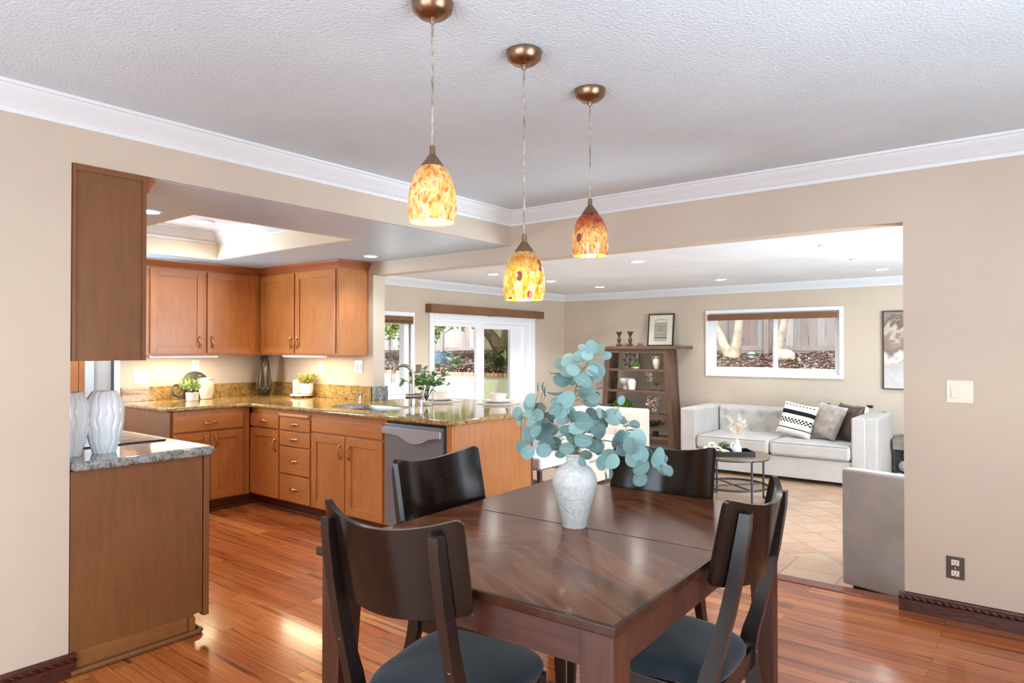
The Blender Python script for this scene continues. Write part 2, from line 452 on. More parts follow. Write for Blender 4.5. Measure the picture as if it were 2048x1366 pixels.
SPR = [(0, lin((206, 36, 18))), (.5, lin((180, 24, 16))), (.8, lin((226, 80, 30))), (1, lin((60, 70, 80)))]
# ------------------------------------------------------------------ room shell
FL = -.18                      # the living room floor lies one step down
XA, YB = -3.22, 4.10           # kitchen side wall / living side wall of the dining room
ZC, ZK, ZL = 2.42, 2.165, 2.265
XD, YS = -6.31, 9.50           # sliding door wall / sofa wall of the living room
XK = -6.44
TILE = tiles()
struct('floor', G().box(-7.8, 1.25, -1.3, 4.17, -.04, 0), FLOORW, origin=(0, 0, 0))
struct('floor', G().box(XD - .15, 1.7, 4.27, YS + .15, FL - .05, FL), TILE, origin=(0, 0, 0))
NOSE = espresso('step nosing red wood', (92, 36, 22), (122, 52, 30), .3, (1, 14, 14), .3)
struct('trim_1', G().box(-4.82, -.574, 4.165, 4.27, -.03, .006, .005).box(-4.82, -.574, 4.25, 4.268, FL, -.03), NOSE)

# dining room
g = G().box(XA - .12, XA, -1.3, 1.10, 0, ZC + .08).box(XA - .15, XA, 1.10, YB, ZK + .001, ZC + .08)
struct('wall_left', g, WALL)
g = G().box(-.574, 1.25, YB, YB + .14, FL - .03, ZC + .08).box(-4.82, -.574, YB, YB + .14, 2.05, ZC + .08).box(XK - .12, -4.82, YB, YB + .14, FL - .03, ZC + .08)
struct('wall_back', g, WALL)
struct('ceiling', G().box(XA - .02, 1.25, -1.3, YB + .02, ZC, ZC + .08), CEIL)
g = G()   # right wall with its window opening
for a, b, c, d in ((-1.3, .3, 0, ZC), (2.7, YB + .14, 0, ZC), (.3, 2.7, 0, .35), (.3, 2.7, 2.1, ZC)): g.box(1.25, 1.37, a, b, c, d)
struct('wall_right', g, WALL)
g = G()
for a, b, c, d in ((XA - .12, -2.6, 0, ZC), (.5, 1.37, 0, ZC), (-2.6, .5, 2.1, ZC), (-2.6, .5, 0, .12)): g.box(a, b, -1.42, -1.3, c, d)
struct('wall_front', g, WALL)

# kitchen
struct('wall_kitchen_far', G().box(XK - .12, XK, 2.59, YB, 0, ZK + .2), WALLK)
g = G()
for a, b, c, d in ((-7.8, -7.15, 0, ZK + .2), (-5.95, XA - .12, 0, ZK + .2), (-7.15, -5.95, 0, .95), (-7.15, -5.95, 2.1, ZK + .2)): g.box(a, b, .98, 1.10, c, d)
struct('wall_kitchen_near', g, WALLK)
struct('wall_hall', G().box(-7.75, -7.6, 1.1, 3.1, 0, ZK).box(-7.6, XK - .12, 3.0, 3.1, 0, ZK), WALLK)
struct('trim_2', G().box(-7.6, -7.575, 2.735, 2.80, 0, 2.04).box(-7.6, -7.575, 2.0, 2.735, 1.98, 2.04), TRIM)
struct('trim_3', G().box(-7.6, -7.57, 2.968, 2.998, 0, ZK), plain('hall strip dark green grey', (72, 78, 74), .6))  # dark strip at the hall corner
# kitchen ceiling with raised tray
TX0, TX1, TY0, TY1, TZ = -5.78, -3.92, 1.97, 3.13, 2.40
g = G()
for a, b, c, d in ((-7.8, TX0 - .021, 1.0, YB), (TX1 + .021, XA - .021, 1.0, YB), (TX0 - .021, TX1 + .021, 1.0, TY0 - .021), (TX0 - .021, TX1 + .021, TY1 + .021, YB)): g.box(a, b, c, d, ZK, ZK + .03)
struct('ceiling', g, CEILK)
q = .01; g = G().box(TX0 - .02, TX0 + q, TY0, TY1, ZK + .0005, TZ).box(TX1 - q, TX1 + .02, TY0, TY1, ZK + .0005, TZ).box(TX0 + q, TX1 - q, TY0 - .02, TY0 + q, ZK + .0005, TZ).box(TX0 + q, TX1 - q, TY1 - q, TY1 + .02, ZK + .0005, TZ)
struct('wall_tray', g, CREAM)
struct('ceiling', G().box(TX0 - .02, TX1 + .02, TY0 - .02, TY1 + .02, TZ, TZ + .03), CEILL)

# living room
g = G()   # wall with window_1 and door_1
for a, b, c, d in ((4.24, 4.9, FL, ZL), (6.0, 6.33, FL, ZL), (8.6, YS + .15, FL, ZL), (4.9, 6.0, FL, .745), (4.9, 6.0, 1.81, ZL), (6.33, 8.6, 1.80, ZL)): g.box(XD - .15, XD, a, b, c, d)
struct('wall_living_left', g, WALL)
g = G()
for a, b, c, d in ((XD, -3.81, FL, ZL), (-2.03, 1.7, FL, ZL), (-3.81, -2.03, FL, 1.01), (-3.81, -2.03, 1.90, ZL)): g.box(a, b, YS, YS + .15, c, d)
struct('wall_living_far', g, WALL)
g = G()
for a, b, c, d in ((4.24, 4.5, FL, ZL), (7.1, YS + .15, FL, ZL), (4.5, 7.1, FL, .3), (4.5, 7.1, 2.0, ZL)): g.box(1.6, 1.75, a, b, c, d)
struct('wall_living_right', g, WALL)
struct('ceiling', G().box(XD - .15, 1.75, YB + .1, YS + .15, ZL, ZL + .05), CEILL)
struct('roof_sky_block', G().box(-8.2, 2.0, -1.8, 4.3, 2.56, 2.66).box(-8.0, 2.0, 4.3, YS + .75, 2.36, 2.46), plain('roof dark', (90, 84, 78), .9))  # unseen slab, added so no sky light leaks in

# crown mouldings: (out from wall, up) profile, top at 0
def crown(h, p):
    k = h / .10; q = p / .09
    return [(0, -.10 * k), (.012 * q, -.10 * k), (.014 * q, -.083 * k), (.022 * q, -.079 * k), (.03 * q, -.066 * k), (.042 * q, -.056 * k), (.046 * q, -.048 * k), (.058 * q, -.040 * k), (.072 * q, -.022 * k), (.076 * q, -.013 * k), (.088 * q, -.012 * k), (.09 * q, 0), (0, 0)]
struct('trim_4', G().sweep(crown(.105, .095), [(1.25, YB, ZC), (XA, YB, ZC), (XA, -1.3, ZC)]), TRIM)
struct('trim_5', G().sweep(crown(.105, .09), [(1.6, YS, ZL), (XD, YS, ZL), (XD, 4.24, ZL)]), TRIM)
struct('trim_6', G().sweep(crown(.10, .10), [(TX0 + q, TY0 + q, TZ), (TX1 - q, TY0 + q, TZ), (TX1 - q, TY1 - q, TZ), (TX0 + q, TY1 - q, TZ)], closed=True), TRIM)
# dark stained baseboards with a moulded cap
BASE = espresso('baseboard dark oak', (52, 24, 16), (104, 54, 36), .32, (1.4, 20, 9), .3)
mb = M('baseboard carved oak'); mb.set(rough=.34, spec=.4)
tcb = mb.n('ShaderNodeTexCoord'); spb = mb.n('ShaderNodeSeparateXYZ'); mb.l(tcb.outputs['Object'], spb.inputs[0])
runb = mb.math('ADD', spb.outputs[0], spb.outputs[1])
ropem = mb.math('MULTIPLY', mb.math('GREATER_THAN', spb.outputs[2], .0655), mb.math('LESS_THAN', spb.outputs[2], .0835))
ropew = mb.math('SINE', mb.math('ADD', mb.math('MULTIPLY', runb, 190.), mb.math('MULTIPLY', spb.outputs[2], 260.)))
gb = mb.noise(mb.coord((2.2, 2.2, 15)), 2.6, 5, .6, 1.8)
cb0 = mb.ramp(gb, [(.3, lin((40, 17, 12))), (.48, lin((88, 42, 28))), (.58, lin((54, 24, 16))), (.72, lin((112, 58, 40)))])
cb1 = mb.mix(cb0, mb.ramp(ropew, [(.1, W(.35)), (.6, W(1.25))]), ropem, 'MULTIPLY'); mb.base(cb1)
mb.bump(mb.math('ADD', mb.math('MULTIPLY', ropem, ropew), gb), .5, .003); BASE = mb.m
bp = [(0, 0), (.014, 0), (.015, .062), (.019, .066), (.023, .074), (.021, .084), (.013, .089), (.012, .096), (0, .10)]
struct('baseboard_back', G().sweep(bp, [(1.25, YB, 0), (-.60, YB, 0)]), BASE)
struct('baseboard_left', G().sweep(bp, [(XA, 1.125, 0), (XA, -1.3, 0)]), BASE)
bw = [(0, 0), (.012, 0), (.012, .08), (0, .09)]
struct('baseboard_living', G().sweep(bw, [(1.6, YS, FL), (XD, YS, FL), (XD, 8.65, FL)]), TRIM)

# windows of the unseen sides, added to let fill light in
def win_unit(name, plane, at, a0, a1, z0, z1, mull, depth=.06, fw=.05, inset=.03):
    """vinyl unit in an opening; plane 'x' -> wall at x=at, runs along y"""
    root = None
    def bx(g, u0, u1, v0, v1, d0, d1, bev=.004):
        return g.box(at + d0, at + d1, u0, u1, v0, v1, bev) if plane == 'x' else g.box(u0, u1, at + d0, at + d1, v0, v1, bev)
    g = G()
    bx(g, a0, a0 + fw, z0, z1, 0, depth); bx(g, a1 - fw, a1, z0, z1, 0, depth); bx(g, a0 + fw, a1 - fw, z0, z0 + fw, 0, depth); bx(g, a0 + fw, a1 - fw, z1 - fw, z1, 0, depth)
    for mm in mull: bx(g, mm - .03, mm + .03, z0 + fw, z1 - fw, .005, depth)
    fr = struct(name, g, VINYL)
    g = G(); bx(g, a0 + fw - .005, a1 - fw + .005, z0 + fw - .005, z1 - fw + .005, depth * .5, depth * .5 + .004, 0)
    obj('pane', g, PANE, fr)
    return fr
win_unit('window_3', 'x', 1.27, .3, 2.7, .35, 2.1, [1.5])
win_unit('added_window_front', 'y', -1.38, -2.6, .5, .12, 2.1, [-1.05])
win_unit('added_window_kitchen', 'y', 1.01, -7.15, -5.95, .95, 2.1, [-6.55])  # added so its lamp can brighten the kitchen ceiling
win_unit('added_window_living', 'x', 1.64, 4.5, 7.1, .3, 2.0, [5.8])  # added for the living room fill lamp

# window_1 (beside the patio door), seen past the kitchen pillar
g = G()
def frame_x(g, y0, y1, z0, z1, w, x0, x1, bev=.006):
    g.box(x0, x1, y0, y0 + w, z0, z1, bev); g.box(x0, x1, y1 - w, y1, z0, z1, bev); g.box(x0, x1, y0 + w, y1 - w, z0, z0 + w, bev); g.box(x0, x1, y0 + w, y1 - w, z1 - w, z1, bev)
def frame_y(g, x0, x1, z0, z1, w, y0, y1, bev=.006):
    g.box(x0, x0 + w, y0, y1, z0, z1, bev); g.box(x1 - w, x1, y0, y1, z0, z1, bev); g.box(x0 + w, x1 - w, y0, y1, z0, z0 + w, bev); g.box(x0 + w, x1 - w, y0, y1, z1 - w, z1, bev)
frame_x(g, 4.86, 6.025, .715, 1.835, .055, XD, XD + .03)          # casing on the wall
frame_x(g, 4.905, 5.995, .75, 1.805, .045, XD - .13, XD - .03)    # vinyl frame in the opening
g.box(XD - .048, XD - .002, 5.87, 5.95, .795, 1.76, .003)
w1 = struct('window_1', g, VINYL)
g = G(); frame_x(g, 4.955, 5.945, .80, 1.755, .07, XD - .10, XD - .05); sash = obj('sash', g, VINYL, w1)
obj('pane', G().box(XD - .08, XD - .075, 5.02, 5.88, .865, 1.69), PANE, w1)

# door_1: white sliding patio door
g = G()
frame_x(g, 6.30, 8.63, FL, 1.845, .075, XD, XD + .03)
g.box(XD - .14, XD, 6.335, 6.41, FL, 1.80, .004).box(XD - .14, XD, 8.53, 8.595, FL, 1.80, .004).box(XD - .14, XD, 6.41, 8.53, 1.735, 1.80, .004).box(XD - .14, XD, 6.41, 8.53, FL, FL + .04, .004)
g.box(XD - .068, XD - .002, 8.455, 8.53, FL + .04, 1.735, .003)
d1 = struct('door_1', g, VINYL)
g = G()  # sliding leaf, left in the picture
frame_x(g, 6.36, 7.43, FL + .04, 1.735, .06, XD - .05, XD - .005); g.box(XD - .05, XD - .005, 7.26, 7.38, FL + .1, 1.68, .004)
leaf_a = obj('sliding_leaf', g, VINYL, d1)
obj('pane', G().box(XD - .03, XD - .025, 6.41, 7.27, FL + .1, 1.68), PANE, leaf_a)
hp = [(XD - .005, 6.395, .745), (XD + .03, 6.40, .75), (XD + .052, 6.42, .80), (XD + .056, 6.432, .885), (XD + .052, 6.42, .97), (XD + .03, 6.40, 1.02), (XD - .005, 6.395, 1.025)]
obj('pull_handle', G().tube(hp, .011, 10), VINYL, leaf_a)
g = G()
frame_x(g, 7.37, 8.54, FL + .04, 1.735, .075, XD - .12, XD - .07); g.box(XD - .12, XD - .07, 8.12, 8.47, FL + .1, 1.67, .004)
leaf_b = obj('fixed_leaf', g, VINYL, d1)
obj('pane', G().box(XD - .10, XD - .095, 7.44, 8.13, FL + .1, 1.67), PANE, leaf_b)
obj('screen', G().box(XD - .135, XD - .133, 7.43, 8.14, FL + .08, 1.70), SCREEN, leaf_b, label='dull tinted insect screen')

# window_2 above the sofa
g = G()
frame_y(g, -3.84, -2.0, .98, 1.925, .05, YS - .028, YS)
frame_y(g, -3.805, -2.035, 1.015, 1.895, .045, YS + .02, YS + .13)
w2 = struct('window_2', g, VINYL)
g = G(); frame_y(g, -3.76, -2.84, 1.06, 1.85, .055, YS + .03, YS + .07); s_ = obj('sash', g, VINYL, w2)
g = G(); frame_y(g, -2.92, -2.08, 1.06, 1.85, .045, YS + .075, YS + .115); obj('sash', g, VINYL, w2)
g = G().box(-3.71, -2.89, YS + .05, YS + .054, 1.11, 1.80); obj('pane', g, PANE, w2)
g = G().box(-2.88, -2.12, YS + .093, YS + .097, 1.10, 1.81); obj('pane', g, PANE, w2)

# valances of the roller shades
VAL = fabric('valance fabric brown', (126, 88, 62), (142, 102, 74), 700, .1, .7, 0, 2)
VALD = plain('valance roller brown', (84, 56, 38), .6)  # darker brown for the roller tubes
def valance_x(y0, y1, z0, z1, d, label):
    t = thing('valance', label, 'valance', (XD, (y0 + y1) / 2, z0), None)
    obj('cover', G().box(XD + d - .015, XD + d, y0, y1, z0, z1, .004).box(XD + .002, XD + d - .015, y0, y0 + .012, z0, z1, .003).box(XD + .002, XD + d - .015, y1 - .012, y1, z0, z1, .003).box(XD + .002, XD + d - .015, y0 + .012, y1 - .012, z1 - .012, z1), VAL, t)
    obj('roller', G().cyl((XD + d * .5, y0 + .02, z0 + .03), .028, y1 - y0 - .04, 14, axis='y'), VALD, t)
    return t
t = valance_x(6.24, 8.76, 1.845, 1.955, .11, 'long brown fabric valance above the white sliding patio door')
obj('bracket', G().box(XD + .03, XD + .105, 7.47, 7.485, 1.825, 1.848, .002), CHROME, t)
valance_x(4.95, 5.985, 1.685, 1.78, .05, 'short brown valance on the narrow window beside the kitchen pillar')
t = thing('valance', 'brown fabric valance across the top of the window above the sofa', 'valance', (-2.93, YS - .04, 1.77), None)
obj('cover', G().box(-3.79, -2.065, YS - .075, YS - .062, 1.775, 1.858, .004).box(-3.79, -3.778, YS - .062, YS - .03, 1.775, 1.858).box(-2.077, -2.065, YS - .062, YS - .03, 1.775, 1.858).box(-3.778, -2.077, YS - .062, YS - .03, 1.846, 1.858), VAL, t)
obj('roller', G().cyl((-3.77, YS - .045, 1.80), .016, 1.69, 12, axis='x'), VALD, t)
# ------------------------------------------------------------------ kitchen cabinets
class F:
    """wall frame: u along the wall, v = height, w = distance out of the face plane"""
    def __init__(s, ax, face, sg): s.ax, s.f, s.sg = ax, face, sg
    def p(s, u, v, w): return (s.f + s.sg * w, u, v) if s.ax == 'x' else (u, s.f + s.sg * w, v)
    def box(s, g, u0, u1, v0, v1, w0, w1, bev=0, seg=2):
        a = s.p(u0, v0, w0); b = s.p(u1, v1, w1)
        return g.box(min(a[0], b[0]), max(a[0], b[0]), min(a[1], b[1]), max(a[1], b[1]), v0, v1, bev, seg)
FR = F('y', 3.305, -1)      # sink run, faces the dining room
FLF = F('x', -5.51, 1)      # left run
UR = F('y', 3.765, -1)      # upper cabinets over the sink run
UL = F('x', -6.12, 1)

def pull(fr, u, v, parent, vert=True, L=.10, w0=.02, flip=1):
    """S-curved bow pull"""
    g = G(); pts = []; rs = []
    for i in range(13):
        t = i / 12; a = (t - .5) * L; s = math.sin(t * 2 * PI) * .006 * flip; o = w0 + .004 + .021 * math.sin(PI * t) ** .7
        pts.append(fr.p(u + s, v + a, o) if vert else fr.p(u + a, v + s, o)); rs.append(.0062 + .0024 * abs(math.cos(PI * t)) ** 3)
    g.tube(pts, rs, 8)
    for t in (-.5, .5):
        q0 = fr.p(u, v + t * L, w0) if vert else fr.p(u + t * L, v, w0); q1 = fr.p(u, v + t * L, w0 + .010) if vert else fr.p(u + t * L, v, w0 + .010)
        g.tube([q0, q1], [.0085, .0065], 10)
    return obj('handle', g, BRONZE, parent)

def door(fr, u0, u1, v0, v1, root, hu=None, hv=None, w=.02, st=.062, m=None):
    g = G()
    fr.box(g, u0, u0 + st, v0, v1, .001, w, .0025); fr.box(g, u1 - st, u1, v0, v1, .001, w, .0025)
    fr.box(g, u0 + st, u1 - st, v0, v0 + st, .001, w - .0003, .002); fr.box(g, u0 + st, u1 - st, v1 - st, v1, .001, w - .0003, .002)
    fr.box(g, u0 + st - .004, u1 - st + .004, v0 + st - .004, v1 - st + .004, .001, w - .011)
    d = obj('door', g, m or CAB, root)
    if hu is not None: pull(fr, hu, hv, d, w0=w)
    return d
def drawer(fr, u0, u1, v0, v1, root, hm=True, w=.02):
    g = G(); fr.box(g, u0, u1, v0, v1, .001, w, .004, 3)
    d = obj('drawer', g, CABH if fr.ax == 'y' else CABHY, root)
    if hm: pull(fr, (u0 + u1) / 2, (v0 + v1) / 2, d, False, w0=w, flip=-1)
    return d
def toe(fr, u0, u1, root, quarter=True):
    g = G(); fr.box(g, u0, u1, 0, .10, -.075, -.065)
    o = obj('toe_kick', g, CABT, root)
    if quarter:
        g = G(); fr.box(g, u0, u1, 0, .022, -.065, -.045, .008, 3); obj('quarter_round', g, CABT, o)

ZB = .862   # top of base boxes
# --- left run: drawer over two doors
t = thing('base_cabinet', 'maple base cabinet with one wide drawer over two doors, left of the inside corner', 'cabinet', (-5.9, 2.9, 0))
g = G().box(-6.435, -5.53, 2.60, 2.62, .0, ZB, .002)
obj('end_panel', g, CAB_SHADE, t)
g = G(); FLF.box(g, 2.62, 3.285, .10, ZB, -.90, 0, .001); obj('cabinet_body', g, CAB, t)
drawer(FLF, 2.625, 3.215, .695, .822, t)
door(FLF, 2.625, 2.917, .112, .68, t, 2.877, .60); door(FLF, 2.923, 3.215, .112, .68, t, 2.963, .60)
toe(FLF, 2.62, 3.37, t)
# --- corner door + drawer
t = thing('base_cabinet', 'narrow maple base cabinet with one drawer over one door, right of the inside corner', 'cabinet', (-5.3, 3.7, 0))
g = G(); FR.box(g, -5.505, -5.058, .10, ZB, -.55, 0, .001); obj('cabinet_body', g, CAB, t)
drawer(FR, -5.50, -5.070, .700, .812, t); door(FR, -5.50, -5.070, .112, .685, t, -5.115, .56)
toe(FR, -5.58, -5.058, t)
# --- drawer stack
t = thing('base_cabinet', 'maple drawer stack of four drawers with a pull-out cutting board on top', 'cabinet', (-4.85, 3.7, 0))
g = G(); FR.box(g, -5.056, -4.625, .10, ZB, -.55, 0, .001); obj('cabinet_body', g, CAB, t)
for a, b in ((.699, .803), (.571, .687), (.340, .558), (.112, .326)): drawer(FR, -5.05, -4.632, a, b, t)
g = G(); FR.box(g, -5.045, -4.645, .816, .838, .0, .028, .003); obj('pull_out_board', g, plain('pale maple edge', (222, 158, 108), .4), t)
toe(FR, -5.056, -4.625, t)
# --- sink base
t = thing('base_cabinet', 'wide maple sink cabinet with a blank drawer front over two doors, left of the dishwasher', 'cabinet', (-4.17, 3.7, 0))
g = G(); FR.box(g, -4.623, -3.728, .10, .70, -.55, 0, .001); FR.box(g, -4.623, -3.728, .70, ZB, -.02, 0, .001); obj('cabinet_body', g, CAB, t)
drawer(FR, -4.61, -3.762, .715, .822, t, False)
door(FR, -4.61, -4.192, .112, .70, t, -4.24, .585); door(FR, -4.180, -3.762, .112, .70, t, -4.132, .585)
toe(FR, -4.623, -3.728, t)
# --- dishwasher
STEEL = M('brushed stainless'); STEEL.set(rough=.30, metal=.62, col=lin((176, 178, 180)))
n_ = STEEL.noise(STEEL.coord((1, 1, 220)), 3, 2); STEEL.base(STEEL.ramp(n_, [(.3, lin((130, 136, 141))), (.7, lin((152, 158, 163)))])); STEEL.bump(n_, .05, .001); STEEL = STEEL.m
BLACK = plain('black plastic', (14, 14, 15), .35)
t = thing('dishwasher', 'stainless steel dishwasher under the peninsula counter', 'dishwasher', (-3.42, 3.6, 0))
obj('tub', G().box(-3.725, -3.125, 3.315, 3.9, .10, ZB - .002), BLACK, t)
obj('front_panel', G().box(-3.716, -3.142, 3.268, 3.314, .115, .845, .006), STEEL, t)
# raised handle band whose lower edge dips in a curve
poly = [(-3.716, .822), (-3.142, .822)]
for i in range(17):
    k = i / 16; poly.append((-3.142 - .574 * k, .775 - .055 * math.sin(PI * min(1, max(0, (k - .12) / .62))) ** 1.3 * (1 if .12 < k < .74 else 0)))
obj('handle_band', G().prism(poly, 3.240, 3.268, 'xz', .004), plain('stainless handle band', (176, 182, 187), .3, metal=.5), t, label='bright handle band with a curved lower edge')
obj('toe_panel', G().box(-3.72, -3.13, 3.36, 3.38, 0, .10), BLACK, t)
# --- peninsula end
t = thing('peninsula_cabinet', 'maple peninsula end panel facing the dining table', 'cabinet', (-3.1, 3.75, 0))
obj('end_panel', G().box(-3.092, -3.07, 3.305, 4.165, .0, ZB, .002), cabinet('maple end panel light', 'z', .97, .45), t)
obj('stile', G().box(-3.122, -3.07, 3.286, 3.304, .10, ZB, .002), CAB, t)
obj('edge_strip', G().box(-3.10, -3.066, 4.165, 4.185, 0, ZB, .003), CABT, t)
obj('back_panel', G().box(-4.80, -3.10, 4.10, 4.16, -.0, ZB), CAB, t)

# --- granite L with the peninsula, sink cut-out
SK = [(-4.33 + .355 * math.copysign(abs(math.cos(a)) ** .62, math.cos(a)), 3.655 + .215 * math.copysign(abs(math.sin(a)) ** .62, math.sin(a))) for a in [2 * PI * i / 40 for i in range(40)]]
def slab_with_hole(outer, hole, z0, z1, bev):
    g = G(); bm = g.bm
    es = []
    for ring in ([outer, hole] if hole else [outer]):
        vs = [bm.verts.new((x, y, z0)) for x, y in ring]
        es += [bm.edges.new((vs[i], vs[(i + 1) % len(vs)])) for i in range(len(vs))]
    bmesh.ops.triangle_fill(bm, edges=es, use_beauty=True)
    r = bmesh.ops.extrude_face_region(bm, geom=bm.faces[:])
    bmesh.ops.translate(bm, verts=[v for v in r['geom'] if isinstance(v, bmesh.types.BMVert)], vec=(0, 0, z1 - z0))
    bmesh.ops.recalc_face_normals(bm, faces=bm.faces)
    ed = [e for e in bm.edges if len(e.link_faces) == 2 and e.calc_face_angle(0) > 1.0 and abs(e.verts[0].co.z - e.verts[1].co.z) < 1e-5]
    bmesh.ops.bevel(bm, geom=ed, offset=bev, segments=4, affect='EDGES', profile=.5, clamp_overlap=True)
    return g
out = [(-6.44, 4.10), (-6.44, 2.575), (-5.545, 2.575), (-5.485, 2.635), (-5.485, 3.20), (-5.43, 3.26), (-3.09, 3.26), (-3.045, 3.305), (-3.045, 4.42), (-3.45, 4.82), (-4.815, 4.82), (-4.815, 4.10)]
t = thing('countertop', 'gold granite counter running round the corner and out as the peninsula', 'countertop', (-4.6, 3.6, ZB))
ct = obj('slab', slab_with_hole(out, SK, ZB + .001, .90, .016), GRAN, t)
obj('backsplash', G().box(-6.438, -6.415, 2.60, 4.10, .90, 1.03, .003), GRAN, t)
obj('backsplash', G().box(-6.415, -4.80, 4.075, 4.098, .90, 1.03, .003), GRAN, t)
obj('backsplash', G().box(-4.8195, -4.795, 4.075, 4.26, .90, 1.03, .003), granite('granite return', False), t, label='grey speckled return round the pillar')
# --- sink, taps
t = thing('sink', 'stainless undermount sink in the granite counter', 'sink', (-4.33, 3.655, .68))
g = G(); rings = []
for k, z in ((.996, .889), (.98, .86), (.975, .80), (.95, .72), (.86, .685), (.2, .68), (.03, .676)):
    rings.append([(-4.33 + (x + 4.33) * k, 3.655 + (y - 3.655) * k, z) for x, y in SK])
vs = [p for r in rings for p in r]; n = len(SK)
fs = [(i * n + k, i * n + (k + 1) % n, (i + 1) * n + (k + 1) % n, (i + 1) * n + k) for i in range(len(rings) - 1) for k in range(n)]
g._add(vs, fs, True); obj('basin', g, plain('sink steel', (150, 150, 150), .38, metal=1.), t)
obj('drain', G().lathe([(.0, .69), (.03, .69), (.042, .684), (.042, .678)], (-4.33, 3.655, 0), 20), CHROME, t)
t = thing('faucet', 'brushed nickel gooseneck faucet standing by the sink', 'faucet', (-4.085, 3.90, .90))
obj('base', G().lathe([(.028, .90), (.028, .906), (.022, .912), (.021, .96), (.021, .965)], (-4.085, 3.90, 0), 20), CHROME, t)
d = Vector((-.40, -.46, 0)).normalized(); q = Vector((-4.085, 3.90, 0))
g = G().tube([q - d * .075 + Vector((0, 0, .985)), q - d * .07 + Vector((0, 0, .985)), q + d * .055 + Vector((0, 0, .985)), q + d * .062 + Vector((0, 0, .985))], [.014, .024, .024, .016], 18); obj('mixer_body', g, NICKEL, t)
pts = [q + Vector((0, 0, .985))]
for i in range(19):
    a = PI * i / 18 * 1.06; R_ = .085; pts.append(q + d * (R_ - R_ * math.cos(a)) + Vector((0, 0, 1.15 + R_ * 1.05 * math.sin(a))))
obj('spout', G().tube(pts + [pts[-1] + Vector((0, 0, -.035))], [.0145] * 18 + [.0145, .0175, .018], 14), NICKEL, t)
sd = Vector((d.y, -d.x, 0))
obj('lever', G().tube([q - d * .07 + Vector((0, 0, .985)), q - d * .085 + Vector((0, 0, 1.0)), q - d * .10 + Vector((0, 0, 1.07))], [.011, .009, .006], 10), CHROME, t)
def soap(x, y, h, label):
    t = thing('soap_pump', label, 'soap dispenser', (x, y, .90), None)
    obj('base', G().lathe([(.018, .90), (.018, .905), (.012, .91), (.011, .90 + h)], (x, y, 0), 16), CHROME, t)
    obj('cap', G().lathe([(.014, .90 + h), (.014, .915 + h), (.0, .918 + h)], (x, y, 0), 16), plain('cap steel dark', (120, 124, 130), .2, metal=1.), t)
    return t
t = soap(-4.86, 3.98, .05, 'small chrome soap pump in front of the backsplash beyond the sink')
obj('spout', G().tube([(-4.86, 3.98, .958), (-4.885, 3.955, .972), (-4.90, 3.94, .966)], .005, 8), CHROME, t)
soap(-3.99, 3.90, .055, 'short chrome air gap cap right of the faucet')

# --- upper cabinets
def crown_cab(path, parent, closed=False):
    pr = [(0, 0), (.012, .0), (.018, .02), (.034, .045), (.038, .05), (.04, .066), (0, .066)]
    return obj('crown_moulding', G().sweep([(o, u) for o, u in pr], path, closed), plain('maple crown', (150, 80, 40), .35, coat=.2), parent)
t = thing('wall_cabinet', 'maple double-door wall cabinet on the left wall with a lit strip below', 'cabinet', (-6.28, 3.2, 1.315))
g = G(); UL.box(g, 2.60, 3.765, 1.315, 2.10, -.316, 0, .002); obj('cabinet_body', g, CAB, t)
door(UL, 2.70, 3.178, 1.333, 2.085, t, 3.135, 1.435); door(UL, 3.212, 3.70, 1.333, 2.085, t, 3.255, 1.435)
crown_cab([(-6.12, 2.60, 2.098), (-6.12, 3.762, 2.098)][::-1], t)
t = thing('wall_cabinet', 'maple double-door wall cabinet on the back wall beside the pillar', 'cabinet', (-5.5, 3.93, 1.315))
g = G(); UR.box(g, -6.10, -4.90, 1.315, 2.10, -.334, 0, .002); obj('cabinet_body', g, CAB, t)
obj('end_panel', G().box(-4.899, -4.885, 3.768, 4.099, 1.315, 2.10, .002), cabinet('maple side veneer', 'z', .98, .45), t)
door(UR, -6.095, -5.532, 1.333, 2.085, t, -5.57, 1.43); door(UR, -5.512, -4.925, 1.333, 2.085, t, -5.47, 1.43)
crown_cab([(-6.115, 3.765, 2.098), (-4.885, 3.765, 2.098), (-4.885, 4.098, 2.098)][::-1], t)
def ucl(fr, u0, u1, w0, label):
    t = thing('cabinet_downlight', label, 'light', fr.p((u0 + u1) / 2, 1.295, w0), None)
    g = G(); fr.box(g, u0, u1, 1.300, 1.3145, w0, w0 + .05, .003); obj('housing', g, TRIM, t)
    g = G(); fr.box(g, u0 + .01, u1 - .01, 1.297, 1.300, w0 + .006, w0 + .044); obj('diffuser', g, STRIP, t)
ucl(UL, 2.73, 3.34, -.07, 'glowing light strip under the left wall cabinet')
ucl(UR, -5.78, -5.14, -.07, 'glowing light strip under the wall cabinet beside the pillar')

# --- near block: upper cabinet end, base with cooktop counter
t = thing('wall_cabinet', 'dark-looking maple cabinet side hanging over the cooktop counter at the left', 'cabinet', (-3.5, 1.26, 1.325))
obj('cabinet_body', G().box(-3.90, -3.235, 1.103, 1.385, 1.325, 2.10, .002), CAB, t)
g = G().box(-3.235, -3.222, 1.103, 1.40, 1.325, 2.10, .001); obj('end_panel', g, CAB_SHADE, t)
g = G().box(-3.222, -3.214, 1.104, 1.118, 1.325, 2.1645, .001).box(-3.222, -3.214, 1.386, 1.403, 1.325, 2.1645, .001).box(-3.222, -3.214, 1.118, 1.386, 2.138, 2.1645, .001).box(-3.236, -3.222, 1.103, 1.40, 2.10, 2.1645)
obj('edge_trim', g, CAB_SHADE, t)
crown_cab([(-3.90, 1.403, 2.093), (-3.222, 1.403, 2.093)][::1], t)
door(F('y', 1.385, 1), -3.89, -3.25, 1.34, 2.08, t)
t = thing('base_cabinet', 'maple base cabinet under the cooktop, its plain side to the dining room', 'cabinet', (-3.6, 1.4, 0))
